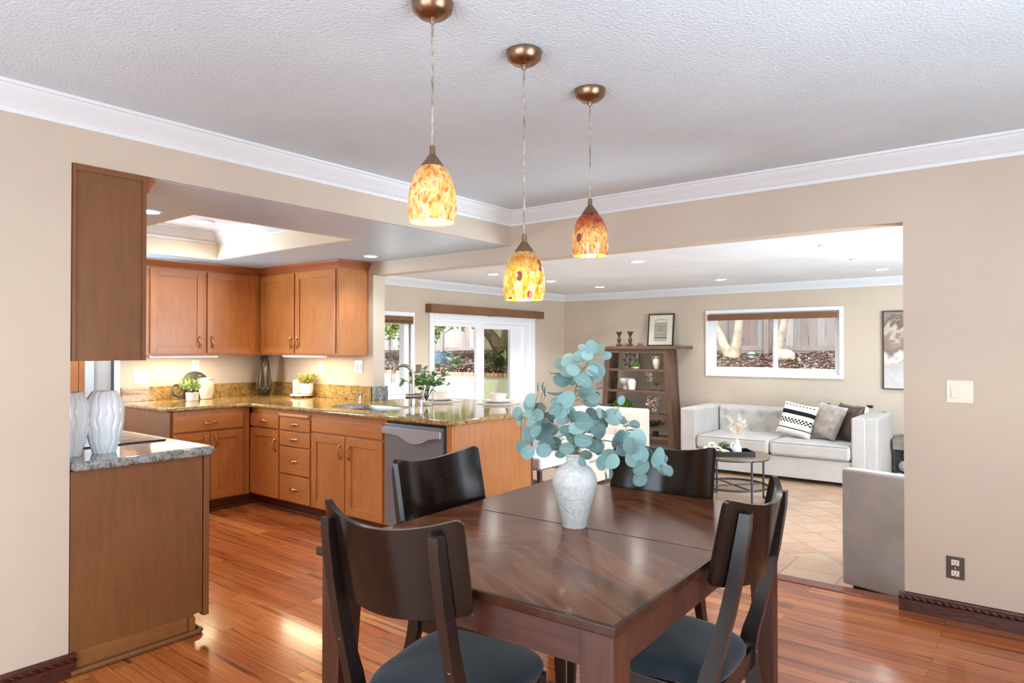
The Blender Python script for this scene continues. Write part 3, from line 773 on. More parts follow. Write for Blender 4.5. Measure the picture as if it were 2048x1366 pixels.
g = G().prism([(1.104, .0), (1.632, .0), (1.632, .10), (1.674, .10), (1.674, .857), (1.104, .857)], -3.238, -3.222, 'yz', .001); obj('end_panel', g, CAB_SHADE, t)
obj('cabinet_body', G().box(-4.80, -3.24, 1.105, 1.685, .10, .857), CAB, t)
obj('stile', G().box(-3.260, -3.219, 1.680, 1.708, .078, .857, .003), CAB_SHADE, t)
obj('kick_strip', G().box(-3.222, -3.217, 1.106, 1.60, .03, .098, .001).box(-3.25, -3.219, 1.610, 1.640, .022, .085, .001), cabinet('kick veneer', 'y', .74, .5), t)
g = G().tube([(-3.212, 1.105, .013), (-3.212, 1.655, .013), (-3.225, 1.668, .013), (-3.4, 1.668, .013)], .0135, 12); obj('quarter_round', g, CAB_SHADE, t)
obj('toe_kick', G().box(-4.8, -3.25, 1.60, 1.612, 0, .10), CABT, t)
ff = F('y', 1.685, 1)
drawer(ff, -3.70, -3.27, .69, .84, t); door(ff, -3.70, -3.27, .112, .675, t, -3.65, .58)
t = thing('countertop', 'granite counter, greyed for cool light, holding the cooktop beside the left wall', 'countertop', (-3.9, 1.4, .858))
obj('slab', slab_with_hole([(-4.80, 1.104), (-3.185, 1.104), (-3.185, 1.70), (-3.22, 1.735), (-4.80, 1.735)], None, .858, .90, .0165), GRAN_COOL, t)
t = thing('cooktop', 'black glass cooktop set in the counter behind the ribbed vases', 'cooktop', (-3.9, 1.4, .90))
obj('glass', G().box(-4.36, -3.60, 1.17, 1.675, .9005, .907, .003), plain('black glass', (12, 12, 14), .05, spec=.6), t)
for x, y, r in ((-3.80, 1.52, .09), (-3.80, 1.30, .07), (-4.15, 1.52, .07), (-4.15, 1.30, .09)):
    obj('burner_ring', G().lathe([(r - .004, .9071), (r - .004, .9074), (r, .9074), (r, .9071), (r - .004, .9071)], (x, y, 0), 36, cap=False), plain('burner mark', (92, 92, 96), .3), t)
# --- pantry further left
t = thing('pantry_cabinet', 'tall maple pantry side glimpsed behind the ribbed vases', 'cabinet', (-5.3, 1.4, 0))
obj('cabinet_body', G().box(-5.75, -4.915, 1.105, 1.74, .10, 2.1645), CAB, t)
obj('end_panel', G().box(-4.915, -4.90, 1.105, 1.72, 0, 2.1645, .001).box(-4.915, -4.896, 1.722, 1.757, 0, 2.1645, .002), CAB, t)
door(F('y', 1.74, 1), -5.74, -5.335, .12, 2.12, t, -5.37, 1.1); door(F('y', 1.74, 1), -5.325, -4.93, .12, 2.12, t, -5.29, 1.1)
obj('toe_kick', G().box(-5.75, -4.92, 1.66, 1.67, 0, .10), CABT, t)

# --- outlets and switches
PLATE = plain('cover plate white', (240, 238, 236), .35); SLOT = plain('slot dark', (60, 56, 52), .5); IVORY = plain('cover plate ivory', (236, 224, 204), .35); BRN = plain('cover plate brown', (66, 50, 32), .4); TAUPE = plain('cover plate taupe', (112, 96, 84), .4)
def outlet(fr, u, v, label, pm=PLATE, fm=None, w=.075, h=.118, dn=0.):
    t = thing('outlet', label, 'outlet', fr.p(u, v - h / 2, 0), None)
    g = G(); fr.box(g, u - w / 2, u + w / 2, v - h / 2, v + h / 2, .0005, .006, .002); obj('cover_plate', g, pm, t)
    for s in (-.027, .027):
        g = G(); fr.box(g, u - .017, u + .017, v + s - .014, v + s + .014, .006, .0085, .006, 3); r = obj('receptacle', g, fm or pm, t)
        g = G(); fr.box(g, u - .009, u - .006, v + s - .004, v + s + .008, .0085, .0089); fr.box(g, u + .006, u + .009, v + s - .004, v + s + .008, .0085, .0089); fr.box(g, u - .003, u + .003, v + s - .011, v + s - .006, .0085, .0089); obj('slots', g, SLOT, r)
    g = G(); a = fr.p(u, v, .006); b = fr.p(u, v, .0075); g.tube([a, b], .0035, 10); obj('screw', g, fm or pm, t)
def switch(fr, u, v, label, n=2, pm=PLATE, w=.118, h=.118, rw=.034, offs=None):
    t = thing('light_switch', label, 'switch', fr.p(u, v - h / 2, 0), None)
    g = G(); fr.box(g, u - w / 2, u + w / 2, v - h / 2, v + h / 2, .0005, .006, .002); obj('cover_plate', g, pm, t)
    for k in (offs if offs is not None else [(i - (n - 1) / 2) * .046 for i in range(n)]):
        g = G(); fr.box(g, u + k - rw / 2, u + k + rw / 2, v - .033, v + .033, .006, .010, .002); r = obj('rocker', g, pm, t)
        g = G(); fr.box(g, u + k - rw / 2 + .003, u + k + rw / 2 - .003, v - .030, v + .012, .010, .0135, .002); obj('paddle', g, pm, r)
    return t
KF = F('x', XK, 1); KB = F('y', YB, -1)
outlet(KF, 3.27, 1.206, 'white wall outlet above the black cutting board')
outlet(KB, -5.60, 1.19, 'white wall outlet above the potted plant on the round stand')
switch(KF, 2.76, 1.112, 'white double rocker switch at the left end of the kitchen backsplash')
switch(KB, -5.02, 1.208, 'white double rocker switch below the right-hand wall cabinet')
t = switch(KB, -.325, 1.16, 'ivory two-gang switch plate on the dining wall right of the opening', 1, IVORY, .114, .114, .036, [-.022])
g = G()
for k, m_ in ((.022, .048), (.022, -.048), (-.022, .048), (-.022, -.048)): g.tube([KB.p(-.325 + k, 1.16 + m_, .006), KB.p(-.325 + k, 1.16 + m_, .0072)], .003, 8)
obj('screws', g, IVORY, t)
outlet(KB, -.349, .266, 'dark brown outlet low on the dining wall above the baseboard', BRN, IVORY, .078, .112)
switch(F('x', XD, 1), 6.12, 1.115, 'small taupe switch plate between the narrow window and the patio door', 1, TAUPE, .10, .11)
# ------------------------------------------------------------------ things on the kitchen counters
CER = vary('ceramic glossy white', (226, 232, 238), (238, 242, 246), 8, .12, coat=.4)
CERM = vary('ceramic matte white', (228, 222, 216), (240, 236, 230), 30, .6, .15, 120)
CERC = vary('ceramic warm cream', (226, 212, 190), (236, 224, 204), 12, .45)
GREEN1 = vary('leaf light green', (112, 142, 74), (178, 200, 128), 40, .5); GREEN2 = vary('leaf yellow green', (120, 124, 40), (196, 186, 84), 40, .5); GREEN3 = vary('leaf mid green', (84, 116, 66), (140, 168, 112), 25, .5); MOSS = vary('moss green', (44, 84, 18), (110, 150, 44), 60, .8)
STEMG = plain('stem green brown', (98, 104, 66), .6)
def ribbed_vase(x, y, label, rz):
    t = thing('ribbed_vase', label, 'vase', (x, y, .90), 'ribbed white vases on the cooktop counter')
    prof = []
    for i in range(70):
        k = i / 69; z = k * .282
        r = .047 + .033 * math.sin(PI * min(1, (k + .02) ** 1.25 * .80)) ** 1.1 * 1.0
        r = .047 + (.083 - .047) * math.sin(PI / 2 * min(1, k / .66)) if k < .66 else .083 - (.083 - .05) * ((k - .66) / .34) ** 2.3
        prof.append((r, .90 + z))
    prof += [(.046, 1.183), (.042, 1.178), (.04, 1.15)]
    def rad(a, r, z):
        w = a + rz + .055 * math.sin((z - .9) * 62 + 2 * math.sin(a * 2 + rz)); return r * (1.0 - .115 * (1 - abs(math.sin(w * 7))) ** 2.2) if z > .903 else r
    obj('body', G().lathe(prof, (x, y, 0), 224, rad=rad), CER, t, sharp=70)
ribbed_vase(-3.41, 1.305, 'white ribbed vase nearest the opening, fully in view on the cooktop counter', 0.3)
ribbed_vase(-3.425, 1.165, 'white ribbed vase half hidden by the wall edge at the left', 1.4)

# paddle board with ring handle, leaning on the left backsplash
t = thing('cutting_board', 'round black paddle cutting board with ring handle leaning on the wall', 'cutting board', (-6.36, 3.2, .90))
BLK = vary('board black green', (36, 36, 30), (58, 56, 46), 8, .5)
g = G(); ln = .16
def bp_(u, v, w): return (-6.405 + .105 * (1 - (v - .90) / .27) * 1.0 + w, u, v)     # leans back to the wall
N = 40; cu, cv, r = 3.24, 1.030, .128
tilt = lambda u, v, w: (-6.408 + .10 * (1 - (v - .90) / .26) + w, u, v)
ring = []
for i in range(N):
    a = 2 * PI * i / N; ring.append((cu + r * math.cos(a), cv + r * math.sin(a)))
vs = [tilt(u, v, 0) for u, v in ring] + [tilt(u, v, .018) for u, v in ring]
g._add(vs, [tuple(range(N)), tuple(range(N, 2 * N))] + [(i, (i + 1) % N, N + (i + 1) % N, N + i) for i in range(N)])
obj('disc', g, BLK, t)
g = G(); hu, hv = 3.045, .985
g.tube([tilt(hu + .047 * math.cos(2 * PI * i / 28), hv + .052 * math.sin(2 * PI * i / 28), .009) for i in range(28)], .0115, 8, closed=True)
g.tube([tilt(3.085, .987, .009), tilt(3.14, 1.0, .009)], [.016, .03], 8); obj('ring_handle', g, BLK, t)

def bush(g, c, R, n, L, Wd, rng, up=.7, flat=.8, stems=None):
    for i in range(n):
        a = rng.random() * 2 * PI; e = rng.random() ** .7
        d = Vector((math.cos(a) * (1 - up * rng.random()), math.sin(a) * (1 - up * rng.random()), rng.random() * up + .1)).normalized()
        p = Vector(c) + Vector((d.x * R, d.y * R, d.z * R * flat)) * (.25 + .75 * e)
        ld = (d + Vector((rng.uniform(-.7, .7), rng.uniform(-.7, .7), rng.uniform(-.3, .7)))).normalized()
        g.leaf(p, ld, (rng.uniform(-1, 1), rng.uniform(-1, 1), 1), L * rng.uniform(.7, 1.25), Wd * rng.uniform(.7, 1.2), .2, .8, 4)
        if stems is not None and i % 3 == 0: stems.tube([Vector((c[0], c[1], c[2] - .02)), (Vector(c) + p) / 2 + Vector((0, 0, .006)), p], .0012, 5)
rg = random.Random(3)
def pot_plant(x, y, r, h, z, label, leafm, R, n, L, Wd, prof=None, group=None, rad=None, potm=None, up=.8, up0=0.):
    t = thing('potted_plant', label, 'plant', (x, y, z), group)
    obj('pot', G().lathe(prof or [(r * .82, z), (r * .93, z + .006), (r, z + h * .35), (r * 1.0, z + h), (r * .92, z + h), (r * .9, z + h - .012), (0, z + h - .014)], (x, y, 0), 48, rad=rad), potm or CERM, t)
    g = G(); st = G(); bush(g, (x, y, z + h + up0), R, n, L, Wd, rg, up, 1.0, st); obj('foliage', g, leafm, t); obj('stems', st, STEMG, t)
    return t
t = pot_plant(-6.10, 3.07, .054, .078, .90, 'sprigged green plant in a white pot in front of the black board', GREEN1, .115, 150, .03, .019, up0=.005)
g = G()
for dx, dy, hh in ((.02, .06, .15), (-.01, -.03, .145), (.05, -.10, .07)):
    for k in range(9):
        for s in range(5):
            a = s * 1.26 + k; g.leaf((-6.10 + dx * k / 8, 3.07 + dy * k / 8, .975 + hh * k / 8), (math.cos(a), math.sin(a), .4), (0, 0, 1), .022, .015, .2, .8, 4)
obj('sprigs', g, GREEN1, t)
t = thing('canister', 'cream ceramic canister beside the potted plant on the left counter', 'canister', (-6.23, 3.27, .90))
obj('body', G().lathe([(.042, .90), (.05, .905), (.064, .97), (.068, 1.02), (.062, 1.068), (.052, 1.078), (.05, 1.072), (.05, 1.06)], (-6.23, 3.27, 0), 40), CERC, t)
obj('lid', G().lathe([(.056, 1.077), (.056, 1.095), (.03, 1.102), (0, 1.103)], (-6.23, 3.27, 0), 40), vary('canister lid clay', (196, 170, 146), (210, 188, 166), 20, .6), t)

# faceted smoke-dark vase in the corner
t = thing('faceted_vase', 'tall dark faceted vase standing in the kitchen corner', 'vase', (-6.27, 3.90, .90))
FAC = M('smoked ceramic facets'); FAC.set(col=lin((54, 48, 40)), rough=.18, coat=.3); FAC = FAC.m
g = G(); cx, cy = -6.27, 3.90; lv = [(.045, .90, 0), (.062, .925, .5), (.076, .96, 0), (.078, .995, .5), (.050, 1.23, 0), (.042, 1.265, .5), (.040, 1.305, 0)]
nn = 8; vs = []
for r, z, o in lv:
    for k in range(nn):
        a = 2 * PI * (k + o) / nn; vs.append((cx + r * math.cos(a), cy + r * math.sin(a), z))
fs = [tuple(range(nn))[::-1], tuple(range((len(lv) - 1) * nn, len(lv) * nn))]
for i in range(len(lv) - 1):
    for k in range(nn):
        a0, a1 = i * nn + k, i * nn + (k + 1) % nn; b0, b1 = a0 + nn, a1 + nn
        if lv[i][2] == 0: fs += [(a0, a1, b0), (a1, b1, b0)]
        else: fs += [(a0, a1, b1), (a0, b1, b0)]
vv, ff_ = g._add(vs, fs); obj('body', g, FAC, t, flat=True)
g = G()
for i in range(2, 5):
    for k in range(nn):
        a0, a1 = i * nn + k, i * nn + (k + 1) % nn; b0, b1 = a0 + nn, a1 + nn
        for e in ([(a0, b0), (a1, b0)] if lv[i][2] == 0 else [(a0, b0), (a0, b1)]):
            p, q_ = Vector(vs[e[0]]), Vector(vs[e[1]]); g.tube([p, q_], .0013, 5)
obj('seam_lines', g, plain('facet line pale gold', (168, 152, 116), .4), t)

# white group left of the sink
t = thing('riser_board', 'round white riser board on small dark feet by the backsplash', 'stand', (-5.72, 3.97, .90))
g = G().lathe([(.0, .915), (.104, .915), (.108, .919), (.108, .929), (.104, .932), (0, .932)], (-5.72, 3.965, 0), 48); obj('board', g, CERM, t)
for k in range(3): obj('foot', G().cyl((-5.72 + .08 * math.cos(2.1 * k + .3), 3.965 + .08 * math.sin(2.1 * k + .3), .90), .009, .016, 12), plain('dark foot', (60, 44, 34), .6), t)
tag(obj('square_jar', G().box(-5.835, -5.75, 3.935, 4.015, .9325, 1.06, .012, 4).box(-5.825, -5.76, 3.945, 4.005, 1.06, 1.068, .004), plain('jar ivory', (240, 232, 212), .3)), 'plain white square jar behind the ribbed pot on the riser board', 'jar')
def fl_(a, r, z): return r * (1 + .02 * math.cos(a * 18))
pot_plant(-5.665, 3.985, .060, .102, .9325, 'yellow-green plant in a fluted white pot on the riser board', GREEN2, .105, 210, .026, .014, prof=[(.045, .9325), (.056, .94), (.063, .98), (.061, 1.03), (.06, 1.035), (.056, 1.035), (.055, 1.02), (0, 1.018)], rad=fl_)

# sprays of leaves in a glass on the peninsula
t = thing('leafy_branches', 'green leafy sprays in a clear glass vase behind the faucet', 'plant', (-4.10, 4.07, .90))
gv = obj('glass_vase', G().lathe([(.052, .90), (.056, .904), (.058, .95), (.058, 1.03), (.055, 1.03), (.054, .95), (.052, .91), (0, .908)], (-4.10, 4.07, 0), 32), CLEARG, t)
g = G(); st = G(); rg2 = random.Random(12)
for (du, dz) in ((-.22, .20), (-.15, .27), (-.07, .21), (-.02, .30), (.05, .24), (.12, .33), (.17, .20), (.24, .30), (.27, .36), (.06, .17), (-.10, .18), (.18, .16)):
    rt = Vector((.788, .616, 0)); fw = Vector((-.616, .788, 0)); b = Vector((-4.10, 4.07, .935)); e = b + rt * du * .95 + fw * rg2.uniform(-.08, .08) + Vector((0, 0, dz * .9))
    mid = b * .55 + e * .45 + Vector((0, 0, .06)); pts = [b, (b + mid) / 2 + Vector((0, 0, .015)), mid, e]; st.tube(pts, [.003, .0027, .0022, .0014], 6)
    for k in range(9):
        s = .35 + .65 * k / 8; p = mid.lerp(e, max(0, (s - .45) / .55)) if s > .45 else b.lerp(mid, s / .45)
        g.leaf(p, (rg2.uniform(-1, 1), rg2.uniform(-1, 1), rg2.uniform(-.3, .8)), (rg2.uniform(-1, 1), rg2.uniform(-1, 1), 1), .062 * rg2.uniform(.7, 1.2), .048, .15, .65, 6)
obj('foliage', g, GREEN3, t); obj('stems', st, STEMG, t)

# two place settings on the peninsula
CUPM = vary('bowl warm white', (226, 206, 190), (238, 222, 208), 6, .25, coat=.3); PAD = fabric('placemat pale', (214, 200, 184), (230, 218, 204), 500, .2)
def setting(x, y, nm):
    g = G(); n = 12
    g.lathe([(0, .9005), (.185, .9005), (.190, .903), (.185, .9055), (0, .9055)], (x, y, 0), 12); tag(obj('placemat', g, PAD, flat=True), 'pale round placemat under the ' + nm, 'placemat', None)
    tag(obj('plate', G().lathe([(.06, .906), (.075, .908), (.135, .926), (.138, .930), (.132, .930), (.075, .914), (0, .912)], (x, y, 0), 48), CER), 'white plate under the ' + nm, 'plate')
    tag(obj('bowl', G().lathe([(.045, .9135), (.055, .9145), (.066, .945), (.078, .985), (.079, .988), (.075, .988), (.062, .945), (.05, .922), (0, .92)], (x, y, 0), 48), CUPM), 'small cream bowl on the ' + nm, 'bowl')
setting(-4.29, 4.42, 'plate setting nearer the faucet')
setting(-3.72, 4.56, 'plate setting nearer the bar stool')
# ------------------------------------------------------------------ dining table
TR = math.radians(1.9)
t = thing('dining_table', 'rectangular dark walnut dining table with a glossy two-piece top', 'table', (0, 0, 0))
hx, hy, zt = .53, .70, .75
for s in (-1, 1):
    y0, y1 = (-hy, -.0012) if s < 0 else (.0012, hy)
    obj('tabletop', G().box(-hx, hx, y0, y1, zt - .026, zt, .004, 3), TOP, t)
for s in (-1, 1):
    obj('apron', G().box(-hx + .09, hx - .09, s * (hy - .028) - .010, s * (hy - .028) + .010, zt - .118, zt - .0265, .002), TABLELX, t)
    obj('apron', G().box(s * (hx - .028) - .010, s * (hx - .028) + .010, -hy + .09, hy - .09, zt - .118, zt - .0265, .002), TABLELX, t)
for sx in (-1, 1):
    for sy in (-1, 1):
        g = G(); a = .045; b = .030; cx, cy = sx * (hx - .059), sy * (hy - .059); ox, oy = cx + sx * (a - b), cy + sy * (a - b)
        v = [(ox + i * b, oy + j * b, 0) for j in (-1, 1) for i in (-1, 1)] + [(cx + i * a, cy + j * a, z) for z in (zt - .118, zt - .0265) for j in (-1, 1) for i in (-1, 1)]
        f = [(0, 2, 3, 1)] + [q for k in (0, 4) for q in ((k, k + 1, k + 5, k + 4), (k + 1, k + 3, k + 7, k + 5), (k + 3, k + 2, k + 6, k + 7), (k + 2, k, k + 4, k + 6))] + [(8, 9, 11, 10)]
        vs, fs = g._add(v, f); bmesh.ops.bevel(g.bm, geom=list({e for q in fs for e in q.edges}), offset=.003, segments=2, affect='EDGES', profile=.5, clamp_overlap=True)
        obj('leg', g, TABLEL, t)
t.location = (-1.31, 2.03, 0); t.rotation_euler = (0, 0, TR)

# ------------------------------------------------------------------ dining chairs (sitter looks to +y)
SAG = .068
def make_chair(label):
    t = thing('dining_chair', label, 'chair', (0, 0, 0), 'espresso dining chairs round the table')
    # backrest: bent panel, rounded corners, leaning back
    g = G(); hw, zb, ztp, th = .2375, .702, .956, .018
    outl = []; rc = .022
    for (cx, cz, a0) in ((hw - rc, ztp - rc, 0), (-hw + rc, ztp - rc, 90), (-hw + rc, zb + rc, 180), (hw - rc, zb + rc, 270)):
        for k in range(5):
            a = math.radians(a0 + k * 22.5); outl.append((cx + rc * math.cos(a), cz + rc * math.sin(a)))
    NX = 28; xs = [-hw + 2 * hw * i / NX for i in range(NX + 1)]
    xs = sorted(set([round(x, 5) for x in xs] + [round(s * (hw - rc * (1 - math.cos(math.radians(k * 22.5)))), 5) for s in (-1, 1) for k in range(5)]))
    def zlim(x):
        d = abs(x) - (hw - rc)
        c = rc - math.sqrt(max(0, rc * rc - d * d)) if d > 0 else 0
        return zb + c, ztp - c
    def yy(x, z): return -.20 - SAG * (1 - (x / hw) ** 2) - .05 * (z - zb) / (ztp - zb) + .05
    def P(x, v, w):
        a, b = zlim(x); z = a + (b - a) * v; zd = -(.030 + .012 * v) * (1 - (x / hw) ** 2); sl = 2 * SAG * x / hw ** 2
        nrm = Vector((-sl, 1, 0)).normalized(); return Vector((x, yy(x, z), z + zd)) + nrm * w
    vs = []; NV = 8
    for w in (0, -th):
        for x in xs:
            for j in range(NV + 1): vs.append(P(x, j / NV, w))
    m = NV + 1; n = len(xs); o2 = n * m; fs = []
    for i in range(n - 1):
        for j in range(NV):
            q = (i * m + j, (i + 1) * m + j, (i + 1) * m + j + 1, i * m + j + 1); fs += [q, tuple(k + o2 for k in q[::-1])]
        for j in (0, NV):
            fs.append((i * m + j, (i + 1) * m + j, (i + 1) * m + j + o2, i * m + j + o2))
    for i in (0, n - 1):
        for j in range(NV): fs.append((i * m + j, i * m + j + 1, i * m + j + 1 + o2, i * m + j + o2))
    g._add(vs, fs, True); obj('backrest', g, ESP, t, sharp=50)
    # rear legs rise as posts behind the panel
    for s in (-1, 1):
        path = [(-.254, .912), (-.249, .865), (-.228, .74), (-.203, .62), (-.172, .50), (-.153, .44), (-.140, .38), (-.142, .32), (-.16, .25), (-.205, .12), (-.25, .0)]
        wd = [.030, .036, .040, .042, .046, .052, .056, .054, .048, .040, .034]; g = G(); vs = []; hwp = .0155
        for (y, z), d in zip(path, wd):
            x = s * (.190 + .010 * (1 - z / .9))
            for dx, dy in ((-1, -1), (1, -1), (1, 1), (-1, 1)): vs.append((x + dx * hwp, y + dy * d / 2 + .004, z))
        k = len(path); fs = [(0, 1, 2, 3), tuple((k - 1) * 4 + i for i in (3, 2, 1, 0))]
        for i in range(k - 1):
            for j in range(4): fs.append((i * 4 + j, i * 4 + (j + 1) % 4, (i + 1) * 4 + (j + 1) % 4, (i + 1) * 4 + j))
        v2, f2 = g._add(vs, fs)
        bmesh.ops.bevel(g.bm, geom=list({e for q in f2 for e in q.edges if e.calc_face_angle(0) > .8}), offset=.004, segments=2, affect='EDGES', profile=.5, clamp_overlap=True)
        lg = obj('rear_leg', g, ESPL, t)
        for zb_, yb in ((.56, -.199), (.36, -.160)): obj('bolt_cap', G().cyl((s * .195, yb - .006, zb_), .006, .008, 14, axis='y'), plain('bolt head', (120, 118, 118), .4, metal=.6), lg)
        g = G(); b0 = .021; b1 = .014
        vs = [(s * .19 + i * b1, .272 + j * b1, 0) for j in (-1, 1) for i in (-1, 1)] + [(s * .185 + i * b0, .262 + j * b0, .369) for j in (-1, 1) for i in (-1, 1)]
        v2, f2 = g._add(vs, [(0, 2, 3, 1), (4, 5, 7, 6), (0, 1, 5, 4), (2, 6, 7, 3), (0, 4, 6, 2), (1, 3, 7, 5)])
        bmesh.ops.bevel(g.bm, geom=list({e for q in f2 for e in q.edges}), offset=.003, segments=2, affect='EDGES', profile=.5)
        obj('front_leg', g, ESPL, t)
    g = G().box(-.172, .172, .252, .272, .305, .369, .003).box(-.19, .19, -.155, -.135, .305, .369, .003)
    for s in (-1, 1): g.box(s * .19 - .01, s * .19 + .01, -.135, .252, .305, .369, .003)
    obj('seat_frame', g, ESPL, t)
    # domed upholstered seat
    def out(a):
        c, s = math.cos(a), math.sin(a); e = .52
        x = math.copysign(abs(c) ** e, c); y = math.copysign(abs(s) ** e, s)
        return x * (.212 + .028 * y), y * .240 + .075
    prof = [(.90, .386), (.97, .389), (1.0, .402), (1.0, .418), (.965, .432), (.88, .444), (.7, .453), (.4, .459), (.0, .461)]
    g = G(); NA = 64
    vs = [(out(2 * PI * i / NA)[0] * k, (out(2 * PI * i / NA)[1] - .075) * k + .075, z - .016) for k, z in prof for i in range(NA)]
    fs = [(i * NA + j, i * NA + (j + 1) % NA, (i + 1) * NA + (j + 1) % NA, (i + 1) * NA + j) for i in range(len(prof) - 1) for j in range(NA)] + [tuple(range(NA))[::-1]]
    g._add(vs, fs, True); obj('seat', g, SEAT, t)
    return t
ca = make_chair('dark dining chair at the near end of the table, its back to the camera')
dup(ca, (-1.755, 2.02, 0), -PI / 2, 'dark dining chair on the kitchen side of the table, in front of the dishwasher')
dup(ca, (-1.345, 2.625, 0), PI + math.radians(2), 'dark dining chair at the far end of the table, under the drooping leaves')
dup(ca, (-.918, 2.108, 0), PI / 2 + math.radians(1.8), 'dark dining chair on the right side of the table, its bowed posts in view')
ca.location = (-1.40, 1.44, 0); ca.rotation_euler = (0, 0, math.radians(6))

# ------------------------------------------------------------------ vase with eucalyptus
VX, VY = -1.305, 2.03
PLASTER = M('rough white plaster vase'); PLASTER.set(rough=.75, spec=.25)
v_ = PLASTER.coord(); n1 = PLASTER.noise(v_, 72, 5, .65, .4); n2 = PLASTER.noise(v_, 18, 4)
PLASTER.base(PLASTER.ramp(n1, [(.3, lin((186, 187, 186))), (.6, lin((212, 213, 212)))])); PLASTER.bump(PLASTER.mix(n1, n2, .25), 1.0, .008); PLASTER = PLASTER.m
prof = [(.042, .75), (.0435, .754), (.046, .775), (.056, .82), (.070, .865), (.0785, .90), (.079, .915), (.073, .937), (.060, .955), (.042, .968), (.031, .976), (.029, .982), (.0325, .987), (.031, .992), (.0295, .996), (.034, 1.0), (.0345, 1.006), (.031, 1.008), (.027, 1.0), (.025, .975)]
tag(obj('table_vase', G().lathe(prof, (VX, VY, 0), 72), PLASTER), 'rough white plaster vase in the middle of the dining table', 'vase')
EUC = M('eucalyptus leaf'); EUC.set(rough=.55, spec=.3)
n_ = EUC.noise(EUC.coord(), 9, 2, .5); oi = EUC.n('ShaderNodeNewGeometry')
ri = oi.outputs['Random Per Island']
c_ = EUC.ramp(ri, [(0, lin((54, 78, 76))), (.18, lin((76, 120, 126))), (.4, lin((104, 150, 156))), (.56, lin((66, 98, 98))), (.74, lin((88, 136, 142))), (.9, lin((140, 176, 174))), (1, lin((68, 92, 84)))])
c_ = EUC.mix(c_, EUC.ramp(n_, [(.3, W(.82)), (.7, W(1))]), .6, 'MULTIPLY')
c_ = EUC.mix(c_, lin((158, 184, 178)), EUC.math('MULTIPLY', oi.outputs['Backfacing'], .35)); at_ = EUC.n('ShaderNodeAttribute'); at_.attribute_name = 'rib'; c_ = EUC.mix(c_, lin((150, 190, 180)), EUC.math('MULTIPLY', EUC.math('GREATER_THAN', at_.outputs['Fac'], .955), .4)); EUC.base(c_)
tr_ = EUC.n('ShaderNodeBsdfTranslucent'); EUC.l(c_, tr_.inputs['Color']); mx_ = EUC.n('ShaderNodeMixShader'); mx_.inputs[0].default_value = .14
EUC.l(EUC.b.outputs[0], mx_.inputs[1]); EUC.l(tr_.outputs[0], mx_.inputs[2]); EUC.l(mx_.outputs[0], EUC.out.inputs['Surface']); EUC = EUC.m
EST = vary('eucalyptus stem', (92, 80, 84), (150, 156, 108), 30, .6)
# blades: (across, up, half width, half height) in cm relative to the mouth of the vase, as the bouquet is arranged
RT = Vector((.788, .616, 0)); FW = Vector((-.616, .788, 0)); MOUTH = Vector((VX, VY, 1.0))
SCL = 1 / (3.414 * 568)
spr = {
 'crown': [(620,115,38,45),(690,128,32,40),(738,172,33,25),(592,168,30,37),(495,203,45,47),(425,235,28,45),(385,297,33,10),(442,345,47,58),(560,200,35,50),(660,265,45,60),(565,340,42,60),(600,420,50,55),(630,490,48,42),(715,400,42,20),(470,290,50,35),(640,440,60,25),(655,310,40,45),(540,300,30,35)],
 'left': [(215,520,52,45),(128,588,36,42),(205,575,35,40),(150,645,33,25),(225,670,40,50),(195,725,52,40),(190,825,40,45),(300,700,60,70),(365,580,42,50),(365,700,35,42),(330,800,50,55),(380,800,38,50),(280,560,45,45),(265,385,8,30),(315,420,8,35),(330,640,40,45),(420,840,40,28)],
 'mid': [(400,490,35,45),(440,460,60,35),(545,600,55,60),(500,740,28,60),(575,755,38,60),(430,610,35,40),(470,700,40,60),(480,560,40,40),(520,660,45,50),(450,790,35,45),(400,545,40,40),(385,430,50,18)],
 'right': [(610,650,45,55),(680,690,58,62),(650,620,50,40),(790,605,55,60),(690,570,35,30),(755,520,45,22),(845,483,30,18),(865,635,35,25),(905,660,45,15),(960,665,35,25),(680,810,62,45),(620,790,40,45),(720,640,45,45)],
 'droop': [(750,870,55,55),(815,740,60,55),(840,800,45,50),(910,740,75,50),(900,850,60,55),(930,900,40,55),(1040,830,55,45),(1105,870,30,30),(1078,918,40,40),(928,985,42,45),(750,970,20,40),(680,880,30,45),(590,840,35,30),(960,830,40,35),(910,800,40,20),(985,830,35,45),(860,760,45,50)],
}
ends = {'crown': [(500,700),(500,560),(520,420),(560,300),(640,180)], 'left': [(480,760),(420,690),(330,620),(230,580),(150,590)], 'mid': [(505,740),(490,640),(470,560),(420,480)], 'right': [(540,760),(600,700),(690,660),(800,610),(900,650)], 'droop': [(530,780),(620,750),(740,750),(860,790),(960,840),(1060,900)]}
dep = {'crown': .02, 'left': .03, 'mid': -.06, 'right': .07, 'droop': -.07}
t = thing('eucalyptus_bouquet', 'blue-green eucalyptus branches spreading out of the white vase', 'plant', (VX, VY, 1.0))
re_ = random.Random(21)
def bq(px, py, dd): return MOUTH + RT * ((px - 515) * SCL) + Vector((0, 0, (858 - py) * SCL)) + FW * dd
